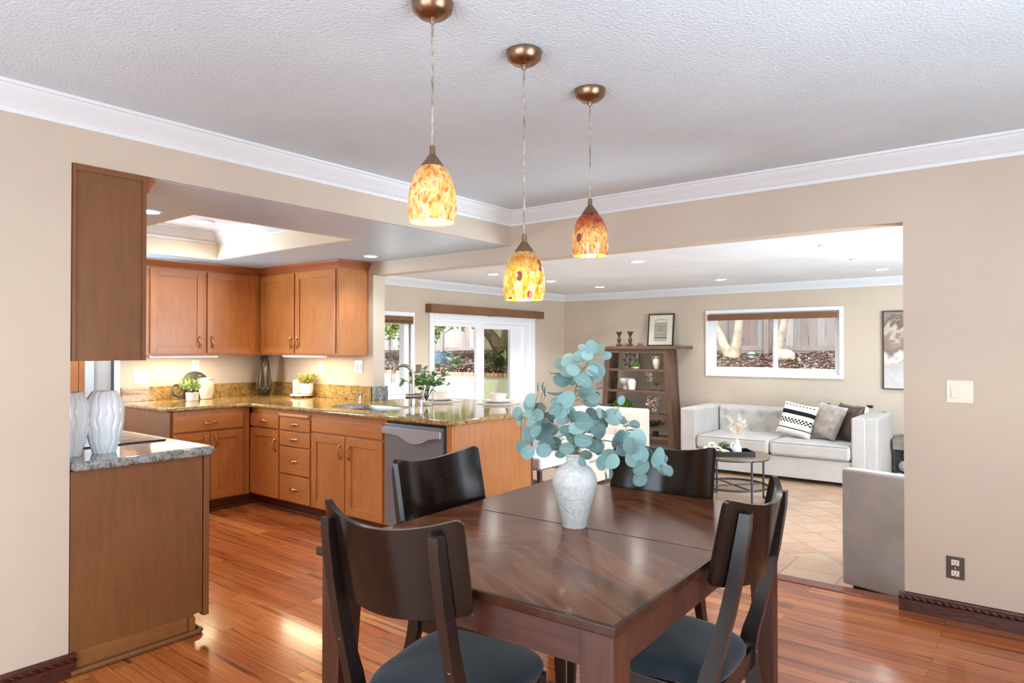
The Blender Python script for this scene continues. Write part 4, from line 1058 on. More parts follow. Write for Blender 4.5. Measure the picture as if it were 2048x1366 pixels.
for nm, lst in spr.items():
    lst = lst + [(px + re_.uniform(-45, 45), py + re_.uniform(-40, 40), hw_ * .85, hh_ * .85) for px, py, hw_, hh_ in lst[::2]]
    br = thing  # each branch is a part with its blades below it
    path = [Vector((VX + re_.uniform(-.008, .008), VY + re_.uniform(-.008, .008), .92)), MOUTH + RT * re_.uniform(-.012, .012) + Vector((0, 0, .005))]
    e = ends[nm]
    for i, (px, py) in enumerate(e): path.append(bq(px, py, dep[nm] * (i + 1) / len(e)))
    # smooth the path
    sm = []
    for i in range(len(path) - 1):
        for k in range(4):
            a = path[max(i - 1, 0)]; b = path[i]; c = path[i + 1]; d = path[min(i + 2, len(path) - 1)]; u = k / 4
            sm.append(.5 * ((2 * b) + (c - a) * u + (2 * a - 5 * b + 4 * c - d) * u * u + (3 * b - a - 3 * c + d) * u ** 3))
    sm.append(path[-1])
    g = G().tube(sm, [.0042 - .003 * i / len(sm) for i in range(len(sm))], 7); gl = G()
    for (px, py, hw_, hh_) in lst:
        k = re_.random(); dd = dep[nm] * .9 + re_.uniform(-.075, .075); c = bq(px, py, dd)
        q = min(sm[6:], key=lambda p: (p - c).length + .25 * abs(p.z - c.z - .0)); 
        big = max(hw_, hh_) * SCL; small = min(hw_, hh_) * SCL
        dirv = (c - q); dirv = dirv.normalized() if dirv.length > .004 else Vector((re_.uniform(-1, 1), re_.uniform(-1, 1), .5)).normalized()
        lat = dirv.dot(RT); upv = dirv.z; dirp = (RT * lat + Vector((0, 0, upv)))
        dirp = dirp.normalized() if dirp.length > .2 else Vector((0, 0, 1))
        face = (-FW + RT * re_.uniform(-.8, .8) + Vector((0, 0, re_.uniform(-.5, 1.0)))).normalized()
        if small < .55 * big:      # blade seen nearly edge on
            dirp = RT if hw_ > hh_ else Vector((0, 0, 1)); dirp = dirp * (1 if (dirp.dot(c - q) > 0) else -1); face = (dirp.cross(FW) + FW * re_.uniform(-.3, .3)).normalized()
        L_ = big * 2.3; Wd = (small * 2.3 if small >= .55 * big else big * 1.7)
        b0 = c - dirp * L_ * .5
        gl.leaf(b0, (dirp + FW * re_.uniform(-.15, .15)), face, L_, max(Wd, L_ * .78), .26, 'disc', 12)
        g.tube([q, q.lerp(b0, .5) + Vector((0, 0, .008)), b0], [.0018, .0014, .0011], 5)
    o = obj('branch', g, EST, t); obj('foliage', gl, EUC, o)

# ------------------------------------------------------------------ pendants
CORD = vary('fabric cord', (96, 88, 76), (196, 188, 170), 160, .5, stretch=(1, 1, .25))
def pendant(x, y, zs, shade_m, label):
    """zs: z of the lower rim"""
    t = thing('pendant_light', label, 'lamp', (x, y, ZC), 'art glass pendants over the table')
    obj('canopy', G().lathe([(.062, ZC - .0005), (.063, ZC - .008), (.058, ZC - .028), (.040, ZC - .043), (.014, ZC - .048), (.010, ZC - .048), (.008, ZC - .062), (.004, ZC - .066), (0, ZC - .066)], (x, y, 0), 40), NICKELD, t)
    obj('cord', G().tube([(x, y, ZC - .06), (x, y, zs + .22)], .0035, 10), CORD, t)
    obj('socket_cap', G().lathe([(.003, zs + .232), (.008, zs + .230), (.009, zs + .205), (.012, zs + .201), (.016, zs + .196), (.033, zs + .172), (.034, zs + .169), (.031, zs + .168), (0, zs + .168)], (x, y, 0), 32), NICKELD, t)
    outer = [(.0285, .170), (.040, .162), (.053, .145), (.063, .120), (.0705, .090), (.0735, .062), (.0735, .042), (.071, .018), (.067, .0)]
    inner = [(.064, .002), (.068, .020), (.0705, .042), (.0705, .062), (.0675, .090), (.060, .119), (.050, .142), (.037, .159), (.0275, .167)]
    g = G().lathe([(r, zs + z) for r, z in outer + inner], (x, y, 0), 56, cap=False)
    sh = obj('lamp_shade', g, shade_m, t); sh.location = (0, 0, zs - ZC); sh.data.transform(Matrix.Translation((0, 0, ZC - zs)))
    b = obj('bulb', G().lathe([(0, zs + .05), (.018, zs + .055), (.027, zs + .075), (.024, zs + .10), (.014, zs + .125), (.012, zs + .15), (0, zs + .15)], (x, y, 0), 20), emit('pendant bulb ' + label[:6], (255, 240, 205), 12), t)
    L = bpy.data.lights.new('pendant_glow', 'POINT'); L.energy = 2.5; L.color = (1, .82, .58); L.shadow_soft_size = .03
    lo = bpy.data.objects.new('pendant_glow', L); COL.objects.link(lo); lo.location = (x, y, zs + .02)
pendant(-1.436, 1.449, 1.757, art_glass('art glass amber', AMB, SPA, .35, .25, 1.3, .50), 'amber and cream art glass pendant, the nearest to the camera with its open rim showing')
pendant(-1.421, 1.887, 1.548, art_glass('art glass yellow red', YEL, SPR, .34, .62, 4.1, .48), 'yellow art glass pendant with red blotches, the lowest of the three')
pendant(-1.425, 2.333, 1.750, art_glass('art glass red top', ORA, SPR, .25, .95, 7.7, .42), 'art glass pendant with a dark red top, the farthest from the camera')
# ------------------------------------------------------------------ living room
DARKLEG = espresso('dark turned leg', (40, 28, 22), (62, 44, 34), .35)
BTN = plain('tuft button', (176, 168, 160), .8)
def tufted(g, fr, u0, u1, v0, v1, w0, w1, rows, btn):
    """upholstered panel whose face is drawn in at the buttons; fr frame, faces +w"""
    pts = [(u, v) for v, us in rows for u in us]
    NU, NV = 64, 20
    def fn(a, b):
        u = u0 + (u1 - u0) * a; v = v0 + (v1 - v0) * b
        e = min(1, min(a, 1 - a) * (u1 - u0) / .03) ** .5 * min(1, min(b, 1 - b) * (v1 - v0) / .03) ** .5
        d = 0
        for pu, pv in pts:
            d += .026 * math.exp(-((u - pu) ** 2 + (v - pv) ** 2) / (2 * .028 ** 2)) + .010 * math.exp(-((u - pu) / .012) ** 2) * (1 if abs(v - pv) < .17 else 0) * .6
        return fr.p(u, v, w0 + (w1 - w0) * (.35 + .65 * e) - min(d, .030))
    g.grid(fn, NU, NV)
    fr.box(g, u0 + .001, u1 - .001, v0 + .001, v1 - .001, w0 - .005, w0 + (w1 - w0) * .3)
    for pu, pv in pts: btn.blob(fr.p(pu, pv, w1 - .018), .011, 1)
# --- sofa
t = thing('sofa', 'pale grey button-tufted sofa under the window', 'sofa', (-2.53, 8.7, FL))
x0, x1, y0, y1, zt_ = -3.66, -1.40, 8.20, 9.20, .615
obj('base', G().box(x0 + .19, x1 - .19, y0 + .03, y1 - .05, -.13, .115, .012), LINEN, t)
for s, a, b in ((0, x0, x0 + .20), (1, x1 - .26, x1)):
    g = G().box(a, b - .115 if s else b, y0, y1 - .02, -.13, zt_ - .005, .022, 4)
    if s: g.box(b - .128, b, y0 + .02, y1, -.13, zt_, .022, 4)
    else: g.box(a - .012, a + .08, y0 + .02, y1, -.13, zt_, .022, 4)
    obj('arm', g, LINEN, t)
obj('back_frame', G().box(x0 + .05, x1 - .05, y1 - .14, y1, -.13, zt_ + .0, .022, 4), LINEN, t)
g = G(); bt = G(); SB = F('y', 9.06, -1)
rows = [(.50, [-3.37 + .235 * k for k in range(8)]), (.31, [-3.49 + .235 * k for k in range(9)])]
tufted(g, SB, x0 + .20, x1 - .26, .10, zt_ - .01, .0, .10, rows, bt); bk = obj('back', g, LINEN, t, sharp=60); obj('buttons', bt, BTN, bk)
def cushion(a, b, c, d, e, f, name, m, root, r=.045, crown_=.02):
    g = G().box(a, b, c, d, e, f, r, 5)
    for v in g.bm.verts:
        u = (v.co.x - a) / (b - a) * 2 - 1; w = (v.co.y - c) / (d - c) * 2 - 1
        if v.co.z > (e + f) / 2: v.co.z += crown_ * (1 - u * u) * (1 - w * w)
    return obj(name, g, m, root, sharp=60)
PIPE = plain('welt piping', (150, 142, 136), .8)
for a, b in ((x0 + .205, -2.552), (-2.545, x1 - .265)):
    c = cushion(a, b, y0 - .012, 9.0, .118, .285, 'seat_cushion', LINEN, t)
    g = G()
    for z in (.274, .128): g.tube([(a + .03, y0 - .004, z), (b - .03, y0 - .004, z)], .004, 6)
    obj('piping', g, PIPE, c)
for x in (x0 + .1, x1 - .1):
    for y in (y0 + .10, y1 - .1): obj('foot', G().box(x - .03, x + .03, y - .03, y + .03, FL, -.128, .003), DARKLEG, t)
# pillows on the sofa
def pil(name, c, w, h, th, rx, rz, m, label, ry=0):
    mt = Matrix.Translation(c) @ Euler((rx, ry, rz), 'ZYX').to_matrix().to_4x4()
    g = G().pillow(w, h, th, Matrix.Identity(4)); bmn = g
    me_o = obj(name, g, m, None, sharp=80, origin=(0, 0, 0)); me_o.matrix_world = mt; me_o.location = mt.translation; me_o.rotation_mode = 'XYZ'; me_o.rotation_euler = mt.to_euler()
    tag(me_o, label, 'pillow'); return me_o
STR = M('pillow black stripes'); STR.set(rough=.9, spec=.1)
tc_ = STR.n('ShaderNodeTexCoord'); sp_ = STR.n('ShaderNodeSeparateXYZ'); STR.l(tc_.outputs['Object'], sp_.inputs[0]); X_, Z_ = sp_.outputs[0], sp_.outputs[2]
def band(z, h): return STR.math('LESS_THAN', STR.math('ABSOLUTE', STR.math('SUBTRACT', Z_, z)), h)
ck = STR.n('ShaderNodeTexChecker'); ck.inputs['Scale'].default_value = 46; ck.inputs['Color1'].default_value = W(1); ck.inputs['Color2'].default_value = W(0)
cb_ = STR.n('ShaderNodeCombineXYZ'); STR.l(X_, cb_.inputs[0]); STR.l(Z_, cb_.inputs[1]); cb_.inputs[2].default_value = .003; STR.l(cb_.outputs[0], ck.inputs['Vector'])
dot = STR.math('GREATER_THAN', STR.math('SINE', STR.math('MULTIPLY', X_, 150.)), .1)
f_ = STR.math('MAXIMUM', band(.075, .026), STR.math('MULTIPLY', band(-.03, .030), ck.outputs['Fac']))
f_ = STR.math('MAXIMUM', f_, band(-.125, .006)); f_ = STR.math('MAXIMUM', f_, STR.math('MULTIPLY', band(.165, .007), dot))
STR.base(STR.mix(lin((232, 226, 216)), lin((38, 34, 32)), f_)); STR.bump(STR.noise(STR.coord(), 220, 2), .3, .003); STR = STR.m
VGREY = vary('pillow grey velvet', (138, 124, 112), (186, 176, 168), 14, .6, .1, 40, sheen=.5); VBRN = vary('pillow brown velvet', (50, 32, 24), (82, 56, 44), 10, .42, .1, 30, sheen=.15)
pil('pillow', (-2.36, 8.69, .502), .43, .42, .13, -.30, -.12, STR, 'cream pillow with black bands and checks, leftmost on the sofa', .20)
pil('pillow', (-2.03, 8.73, .508), .42, .43, .13, -.32, -.42, VGREY, 'mottled grey velvet pillow between the striped and the brown pillows', .30)
pil('pillow', (-1.83, 8.79, .510), .42, .43, .13, -.30, -.62, VBRN, 'dark brown velvet pillow against the right sofa arm', .28)
t = pil('pillow', (-1.84, 8.93, .515), .47, .36, .13, -.12, -.03, VGREY, 'pillow with black flanged edge peeping over behind the brown pillow')
t.data.materials[0] = LINENS
fg = G()
for s in (-1, 1): fg.box(s * .235 - .035, s * .235 + .035, -.012, .012, .155, .19, .006)
fg.box(-.22, .22, -.01, .01, .150, .172, .005); fo = obj('flange', fg, plain('flange black', (34, 36, 34), .8), None, origin=(0, 0, 0)); fo.parent = t; fo.location = (0, 0, 0)

# --- settee with its side to the dining room
t = thing('settee', 'cream tufted settee behind the eucalyptus, its arm end near the bar stool', 'sofa', (-4.4, 7.0, FL))
x0, x1, y0, y1, zt_ = -4.85, -3.90, 6.22, 7.82, .615
obj('base', G().box(x0 + .05, x1 - .02, y0 + .1, y1 - .1, -.12, .115, .012), LINENS, t)
obj('arm', G().box(x0 + .02, x1, y0, y0 + .16, -.12, zt_, .022, 4), LINENS, t)
obj('arm', G().box(x0 + .02, x1, y1 - .17, y1, -.12, zt_, .022, 4), LINENS, t)
g = G(); bt = G(); SA = F('y', y1 - .15, -1); tufted(g, SA, x0 + .14, x1 - .015, .12, zt_ - .008, 0, .055, [(.44, [-4.66, -4.42, -4.18]), (.28, [-4.54, -4.30, -4.06])], bt); bk = obj('arm_pad', g, LINENS, t, sharp=60); obj('buttons', bt, BTN, bk)
obj('back_frame', G().box(x0, x0 + .14, y0 + .02, y1 - .02, -.12, zt_, .022, 4), LINENS, t)
g = G(); bt = G(); SBK = F('x', x0 + .13, 1); tufted(g, SBK, y0 + .16, y1 - .20, .12, zt_ - .01, 0, .07, [(.46, [6.6, 6.85, 7.1, 7.35]), (.30, [6.72, 6.97, 7.22])], bt); bk = obj('back', g, LINENS, t, sharp=60); obj('buttons', bt, BTN, bk)
for a, b in ((y0 + .17, 7.00), (7.01, y1 - .22)): cushion(x0 + .2, x1 + .0, a, b, .118, .285, 'seat_cushion', LINENS, t)
for x in (x0 + .08, x1 - .08):
    for y in (y0 + .08, y1 - .08): obj('foot', G().box(x - .03, x + .03, y - .03, y + .03, FL, -.118, .003), DARKLEG, t)

# --- grey armchair right behind the step, turned a little
t = thing('armchair', 'taupe velvet armchair seen from behind, beside the dining wall', 'armchair', (0, 0, 0))
w, dp, h = .86, .80, .79
obj('back', G().box(-w / 2, w / 2, 0, .10, .045, h - .005, .02, 4).box(-w / 2 + .03, w / 2 - .03, .09, .15, .3, h - .012, .02, 4), VELV, t)
for s in (-1, 1): obj('arm', G().box(s * (w / 2 - .065) - .065, s * (w / 2 - .065) + .065, .07, dp, .06, .55, .02, 4), VELV, t)
obj('base', G().box(-w / 2 + .12, w / 2 - .12, .1, dp - .02, .07, .30, .012), VELV, t)
cushion(-w / 2 + .125, w / 2 - .125, .14, dp + .01, .302, .46, 'seat_cushion', VELV, t)
for sx in (-1, 1):
    for y in (.08, dp - .08): obj('foot', G().box(sx * (w / 2 - .09) - .025, sx * (w / 2 - .09) + .025, y - .025, y + .025, 0, .062, .003), DARKLEG, t)
obj('under_shade', G().box(-w / 2 + .06, w / 2 - .06, .03, dp - .06, .004, .058), plain('dust cover shade black', (14, 14, 14), .9), t)  # black box added for the dust cover and the shade underneath
t.location = (-.605, 4.655, FL); t.rotation_euler = (0, 0, math.radians(-14))

# --- coffee table
IRON = plain('dark iron', (72, 74, 78), .45, metal=.7)
WTOP = espresso('weathered wood top', (92, 74, 60), (140, 116, 98), .42, (1, 12, 12), .1)
CX, CY, RR, CTZ = -2.51, 6.925, .365, .29
t = thing('coffee_table', 'round coffee table with a wooden top on an iron ring frame', 'table', (CX, CY, FL))
obj('tabletop', G().lathe([(0, CTZ - .024), (RR - .004, CTZ - .024), (RR, CTZ - .02), (RR, CTZ - .004), (RR - .004, CTZ), (0, CTZ)], (CX, CY, 0), 64), WTOP, t)
def ring(g, r, z, hh, wd, a0=0, a1=2 * PI, n=56):
    full = abs(a1 - a0 - 2 * PI) < 1e-4; k = n if full else n + 1
    vs = []
    for i in range(k):
        a = a0 + (a1 - a0) * i / n
        for rr, zz in ((r - wd, z - hh), (r, z - hh), (r, z + hh), (r - wd, z + hh)): vs.append((CX + rr * math.cos(a), CY + rr * math.sin(a), zz))
    fs = []
    for i in range(n):
        j = (i + 1) % k
        for q in range(4): fs.append((i * 4 + q, j * 4 + q, j * 4 + (q + 1) % 4, i * 4 + (q + 1) % 4))
    if not full: fs += [(0, 1, 2, 3), tuple(n * 4 + q for q in (3, 2, 1, 0))]
    g._add(vs, fs); return g
obj('rim', ring(G(), RR - .012, CTZ - .030, .006, .02), IRON, t)
for k in range(4):
    a = math.radians(50 + 90 * k); lx, ly = CX + (RR - .022) * math.cos(a), CY + (RR - .022) * math.sin(a)
    g = G().tube([(lx, ly, FL + .003), (lx, ly, CTZ - .03)], .0105, 10).box(lx - .028, lx + .028, ly - .012, ly + .012, CTZ - .034, CTZ - .025); obj('leg', g, IRON, t)
obj('lower_ring', ring(G(), RR - .02, -.03, .011, .010), IRON, t)
obj('foot_ring', ring(G(), RR - .016, FL + .010, .009, .012, math.radians(-40), math.radians(50)), IRON, t)
obj('foot_ring', ring(G(), RR - .016, FL + .010, .009, .012, math.radians(140), math.radians(230)), IRON, t)
g = G()
for k in range(2):
    a = math.radians(50 + 90 * k); q = Vector((math.cos(a), math.sin(a), 0)) * (RR - .03); c = Vector((CX, CY, -.03)); g.tube([c - q, c + q], .008, 8)
obj('cross_bars', g, IRON, t)
g = G()
for i in range(-11, 12):
    d = i * .029; L_ = math.sqrt(max(0, (RR - .03) ** 2 - d * d)); g.tube([(CX - L_, CY + d, -.032), (CX + L_, CY + d, -.032)], .0012, 4); g.tube([(CX + d, CY - L_, -.034), (CX + d, CY + L_, -.034)], .0012, 4)
obj('wire_mesh', g, IRON, t)
# tray, pampas, succulent, wooden links on it
TRAYM = plain('tray black lacquer', (24, 24, 26), .3)
tx, ty = -2.50, 6.84; ang = math.radians(36)
def rotp(u, v, z): return (tx + u * math.cos(ang) - v * math.sin(ang), ty + u * math.sin(ang) + v * math.cos(ang), z)
def rbox(g, a, b, c, d, e, f, bev=.002):
    m = Matrix.Translation((tx, ty, 0)) @ Matrix.Rotation(ang, 4, 'Z'); return g.box(a, b, c, d, e, f, bev, 2, m)
t = thing('serving_tray', 'black rectangular tray on the round coffee table', 'tray', (tx, ty, CTZ))
g = G(); rbox(g, -.20, .20, -.14, .14, CTZ + .001, CTZ + .012); obj('floor_board', g, TRAYM, t)
for a, b, c, d in ((-.20, .20, -.14, -.13), (-.20, .20, .13, .14)):
    g = G(); rbox(g, a, b, c, d, CTZ + .012, CTZ + .05); obj('side', g, TRAYM, t)
for a, b in ((-.20, -.19), (.19, .20)):
    g = G(); rbox(g, a, b, -.13, .13, CTZ + .012, CTZ + .05); obj('side', g, TRAYM, t)
PAMP = vary('pampas cream', (208, 190, 168), (238, 226, 208), 60, .9)
p = rotp(.045, -.045, 0)
t = thing('pampas_vase', 'small white jug of cream pampas plumes on the black tray', 'vase', (p[0], p[1], CTZ + .0125))
z0 = CTZ + .0125
obj('jug', G().lathe([(.026, z0), (.036, z0 + .008), (.045, z0 + .04), (.042, z0 + .075), (.026, z0 + .105), (.021, z0 + .12), (.024, z0 + .148), (.020, z0 + .148), (.018, z0 + .12)], (p[0], p[1], 0), 32), CER, t)
obj('jug_handle', G().tube([(p[0] - .024, p[1] - .02, z0 + .125), (p[0] - .045, p[1] - .036, z0 + .11), (p[0] - .048, p[1] - .038, z0 + .07), (p[0] - .036, p[1] - .028, z0 + .045)], .006, 8), CER, t)
g = G(); rp = random.Random(5)
for k in range(9):
    a = rp.uniform(0, 2 * PI); tip = Vector((p[0] + math.cos(a) * rp.uniform(.02, .10), p[1] + math.sin(a) * rp.uniform(.02, .10), z0 + rp.uniform(.26, .37))); b = Vector((p[0], p[1], z0 + .14)); g.tube([b, b.lerp(tip, .5) + Vector((0, 0, .01)), tip], .0012, 4)
    for i in range(46):
        s = rp.uniform(.35, 1); q = b.lerp(tip, s); d = Vector((rp.uniform(-1, 1), rp.uniform(-1, 1), rp.uniform(-.2, 1.0))).normalized(); g.leaf(q, d, (rp.uniform(-1, 1), rp.uniform(-1, 1), .2), rp.uniform(.03, .055), .006, .3, .8, 3)
obj('plumes', g, PAMP, t)
p = rotp(-.06, .05, 0); GSUC = vary('succulent grey green', (98, 118, 88), (164, 176, 142), 40, .6)
pot_plant(p[0], p[1], .036, .05, z0, 'small grey-green succulent in a low pot on the black tray', GSUC, .062, 170, .022, .016, up=.75, up0=.0, potm=plain('pot dark', (52, 50, 46), .6))
p = rotp(-.115, -.06, 0)
t = thing('wooden_links', 'pale wooden chain links draped over the left end of the tray', 'ornament', (p[0], p[1], CTZ))
LNK = vary('link pale wood', (206, 186, 160), (232, 216, 196), 20, .6)
for k, (du, dv, dz, tl, rz) in enumerate(((-.13, 0, .065, .5, .3), (-.085, .03, .095, 1.2, 1.0), (-.04, .0, .07, .35, .2), (.0, -.03, .045, 1.0, 2.1), (.04, .02, .04, .25, .6))):
    m = Matrix.Translation(Vector(rotp(-.115 + du, -.05 + dv, CTZ + dz))) @ Euler((tl, .2, rz)).to_matrix().to_4x4()
    obj('link', G().tube([m @ Vector((.042 * math.cos(2 * PI * i / 22), .030 * math.sin(2 * PI * i / 22), 0)) for i in range(22)], .011, 8, closed=True), LNK, t)
g = G(); rbox(g, -.30, -.24, -.10, -.02, CTZ + .001, CTZ + .022, .004); obj('tail_bead', g, LNK, t)

# --- trapezoid bookshelf
SHW = espresso('shelf weathered walnut', (84, 62, 48), (118, 90, 70), .5, (12, 12, 1.2), .05)
SHH = espresso('shelf board walnut', (84, 62, 48), (122, 94, 74), .5, (1.2, 12, 12), .05)
t = thing('bookshelf', 'weathered wood display shelf that widens towards the floor', 'shelf', (-4.73, 9.25, FL))
YF, YR = 9.09, 9.38
def xl(z): return -5.285 - .10 * (1.36 - z) / 1.54
def xr(z): return -4.245 + .10 * (1.36 - z) / 1.54
obj('top', G().box(-5.41, -4.03, YF - .03, 9.47, 1.368, 1.412, .004), SHH, t)
obj('apron', G().box(xl(1.33), xr(1.33), YF, YF + .02, 1.31, 1.367, .002), SHH, t)
for s in (-1, 1):
    X = xl if s < 0 else xr; q = .085 * -s
    for ya, yb in ((YF - .002, YF + .04), (YR - .03, YR)):
        g = G(); vs = []
        for z in (FL, 1.367):
            a, b = X(z), X(z) + q; a, b = min(a, b), max(a, b); vs += [(a, ya, z), (b, ya, z), (b, yb, z), (a, yb, z)]
        g._add(vs, [(0, 3, 2, 1), (4, 5, 6, 7)] + [(i, (i + 1) % 4, 4 + (i + 1) % 4, 4 + i) for i in range(4)]); obj('post', g, SHW, t)
    g = G(); vs = []
    for z in (FL + .12, 1.367):
        a, b = X(z) - s * .012, X(z) - s * .032; a, b = min(a, b), max(a, b); vs += [(a, YF + .041, z), (b, YF + .041, z), (b, YR - .031, z), (a, YR - .031, z)]
    g._add(vs, [(0, 3, 2, 1), (4, 5, 6, 7)] + [(i, (i + 1) % 4, 4 + (i + 1) % 4, 4 + i) for i in range(4)]); obj('side_panel', g, SHW, t)
SZ = (1.072, .753, .401, .079)
for z in SZ: obj('shelf_board', G().box(xl(z) + .0855, xr(z) - .0855, YF + .005, YR, z - .037, z, .003), SHH, t)
obj('shelf_board', G().box(xl(-.1) + .0855, xr(-.1) - .0855, YF + .005, YR, -.17, -.12, .003), SHH, t)
# on its top
TURN = vary('candlestick walnut', (58, 36, 24), (88, 58, 40), 25, .45)
def candlestick(x, y, lab):
    z = 1.4125; pr = [(0, z), (.045, z), (.047, z + .012), (.034, z + .028), (.020, z + .045), (.018, z + .06), (.028, z + .075), (.032, z + .095), (.026, z + .115), (.016, z + .13), (.018, z + .155), (.026, z + .175), (.038, z + .195), (.045, z + .205), (.045, z + .222), (0, z + .222)]
    return tag(obj('candlestick', G().lathe(pr, (x, y, 0), 24), TURN), lab, 'candle holder', 'turned candlesticks on the shelf')
candlestick(-5.115, 9.22, 'turned dark wooden candlestick nearer the left end of the shelf top'); candlestick(-4.925, 9.22, 'turned dark wooden candlestick nearer the framed print')
t = thing('framed_print', 'black framed line drawing leaning on the wall on top of the bookshelf', 'picture', (-4.52, 9.40, 1.4125))
pm = Matrix.Translation((-4.52, 9.40, 1.413)) @ Matrix.Rotation(math.radians(-7), 4, 'X')
FW_, FH_ = .42, .49
g = G()
for a, b, c, d in ((-FW_ / 2, -FW_ / 2 + .018, 0, FH_), (FW_ / 2 - .018, FW_ / 2, 0, FH_), (-FW_ / 2 + .018, FW_ / 2 - .018, 0, .018), (-FW_ / 2 + .018, FW_ / 2 - .018, FH_ - .018, FH_)): g.box(a, b, -.011, .011, c, d, .002, 2, pm)
obj('frame', g, plain('frame black', (20, 20, 20), .4), t)
obj('mat_board', G().box(-FW_ / 2 + .016, FW_ / 2 - .016, -.002, .006, .016, FH_ - .016, 0, 2, pm), plain('paper warm', (228, 220, 204), .8), t)
INK = plain('ink', (70, 64, 58), .8); INKF = plain('ink wash', (188, 178, 162), .8)
g = G()
def ink(u0, u1, v0, v1): g.box(u0, u1, -.0035, -.0022, v0, v1, 0, 2, pm)
ink(-.105, .105, .098, .102); ink(-.105, .105, .11, .114); ink(-.10, -.097, .114, .36); ink(.097, .10, .114, .36); ink(-.10, .10, .30, .303); ink(-.10, .10, .24, .243); ink(-.10, .10, .17, .173)
for k in range(-3, 4): ink(k * .028 - .001, k * .028 + .001, .114, .36)
ink(-.027, .027, .225, .228); ink(-.027, .027, .275, .278); ink(-.027, -.024, .225, .278); ink(.024, .027, .225, .278)
for k in range(11):
    a = -.10 + .02 * k; zz = .375 + .025 * math.cos(a / .10 * 1.2); ink(a - .007, a + .006, zz, zz + .008)
for k in range(14): ink(-.10 + .0145 * k, -.10 + .0145 * k + .009, .078, .090)
for k in range(9): ink(-.095 + .022 * k, -.095 + .022 * k + .014, .118, .135)
obj('drawing', g, INK, t); g = G(); g.box(-.097, .097, -.0026, -.002, .114, .36, 0, 2, pm); obj('drawing_wash', g, INKF, t)
# first shelf
z = SZ[0] + .0005
t = thing('lattice_panel', 'square cream panel with dark lattice on the uppermost shelf', 'ornament', (-5.0, 9.36, z))
pm = Matrix.Translation((-5.0, 9.355, z)) @ Matrix.Rotation(math.radians(-8), 4, 'X'); S_ = .255
obj('panel', G().box(-S_ / 2, S_ / 2, -.004, .008, 0, S_, .001, 2, pm), vary('panel cream', (206, 196, 176), (222, 212, 194), 10, .7), t)
LATM = plain('lattice dark bronze', (74, 56, 40), .5)
g = G(); c0 = S_ / 2
def lt(pts, cl=False): g.tube([pm @ Vector((u, -.009, c0 + v)) for u, v in pts], .0048, 6, closed=cl)
lt([(-.122, 0), (0, .122), (.122, 0), (0, -.122)], True); lt([(-.085, -.085), (.085, .085)]); lt([(-.085, .085), (.085, -.085)]); lt([(0, -.122), (0, .122)]); lt([(-.122, 0), (.122, 0)])
for a in range(4):
    an = a * PI / 2; lt([(.075 * math.cos(an) + .032 * math.cos(PI / 2 * k), .075 * math.sin(an) + .032 * math.sin(PI / 2 * k)) for k in range(4)], True)
    an += PI / 4; lt([(.115 * math.cos(an) + .022 * math.cos(PI / 2 * k), .115 * math.sin(an) + .022 * math.sin(PI / 2 * k)) for k in range(4)], True)
obj('lattice', g, LATM, t)
def moss_pot(x, y, r, z, lab, ph, pm_):
    t = thing('moss_pot', lab, 'plant', (x, y, z))
    obj('pot', G().lathe([(r * .6, z), (r * .75, z + .004), (r * .85, z + ph), (r * .78, z + ph), (r * .7, z + ph - .01), (0, z + ph - .01)], (x, y, 0), 24), pm_, t)
    g = G(); rm = random.Random(int(r * 1e4))
    g.blob((x, y, z + ph + r * .25), r * .9, 3, .12, (1, 1, .75), rm)
    for i in range(220):
        d = Vector((rm.gauss(0, 1), rm.gauss(0, 1), abs(rm.gauss(0, 1)) * .8)).normalized(); g.leaf(Vector((x, y, z + ph + r * .25)) + Vector((d.x, d.y, d.z * .75)) * r * .88, d + Vector((rm.uniform(-.5, .5), rm.uniform(-.5, .5), rm.uniform(-.5, .5))), (rm.uniform(-1, 1), 1, rm.uniform(-1, 1)), r * .3, r * .2, .2, .8, 3)
    obj('moss', g, MOSS, t)
moss_pot(-4.80, 9.17, .058, z, 'little mossy ball in a white dish beside the lattice panel', .03, CERM)
t = thing('urn', 'cream two-handled urn on the uppermost shelf', 'urn', (-4.475, 9.2, z))
UC = vary('urn cream', (222, 208, 184), (236, 226, 206), 15, .5)
obj('body', G().lathe([(.03, z), (.034, z + .004), (.058, z + .07), (.062, z + .11), (.052, z + .145), (.034, z + .16), (.030, z + .17), (.042, z + .19), (.036, z + .19), (.026, z + .165)], (-4.475, 9.2, 0), 32), UC, t)
for s in (-1, 1): obj('handle', G().tube([(-4.475 + s * .036, 9.2, z + .178), (-4.475 + s * .066, 9.2, z + .180), (-4.475 + s * .072, 9.2, z + .155), (-4.475 + s * .058, 9.2, z + .125)], .0065, 8), UC, t)
# second shelf
z = SZ[1] + .0005
tag(obj('footed_bowl', G().lathe([(.045, z), (.045, z + .055), (.03, z + .06), (.06, z + .075), (.098, z + .12), (.106, z + .17), (.100, z + .17), (.09, z + .125), (.05, z + .085), (0, z + .08)], (-5.02, 9.26, 0), 40), CERM), 'cream footed bowl on the second shelf down', 'bowl')
tag(obj('white_jar', G().lathe([(.045, z), (.05, z + .004), (.062, z + .09), (.062, z + .125), (.048, z + .146), (.044, z + .15), (.047, z + .165), (.04, z + .165), (.036, z + .14)], (-4.865, 9.16, 0), 36), CERM), 'white ceramic jar in front of the footed bowl', 'jar')
t = thing('flower_vase', 'round glass vase of dried white flowers on the second shelf down', 'vase', (-4.47, 9.2, z))
obj('glass_bottle', G().lathe([(.03, z), (.048, z + .02), (.052, z + .045), (.042, z + .075), (.018, z + .095), (.016, z + .11), (.018, z + .118), (.014, z + .118)], (-4.47, 9.2, 0), 28), CLEARG, t)
FLW = vary('dried flower cream', (222, 210, 190), (244, 236, 222), 50, .8); FLG = vary('dried flower green', (130, 136, 92), (176, 176, 130), 40, .7)
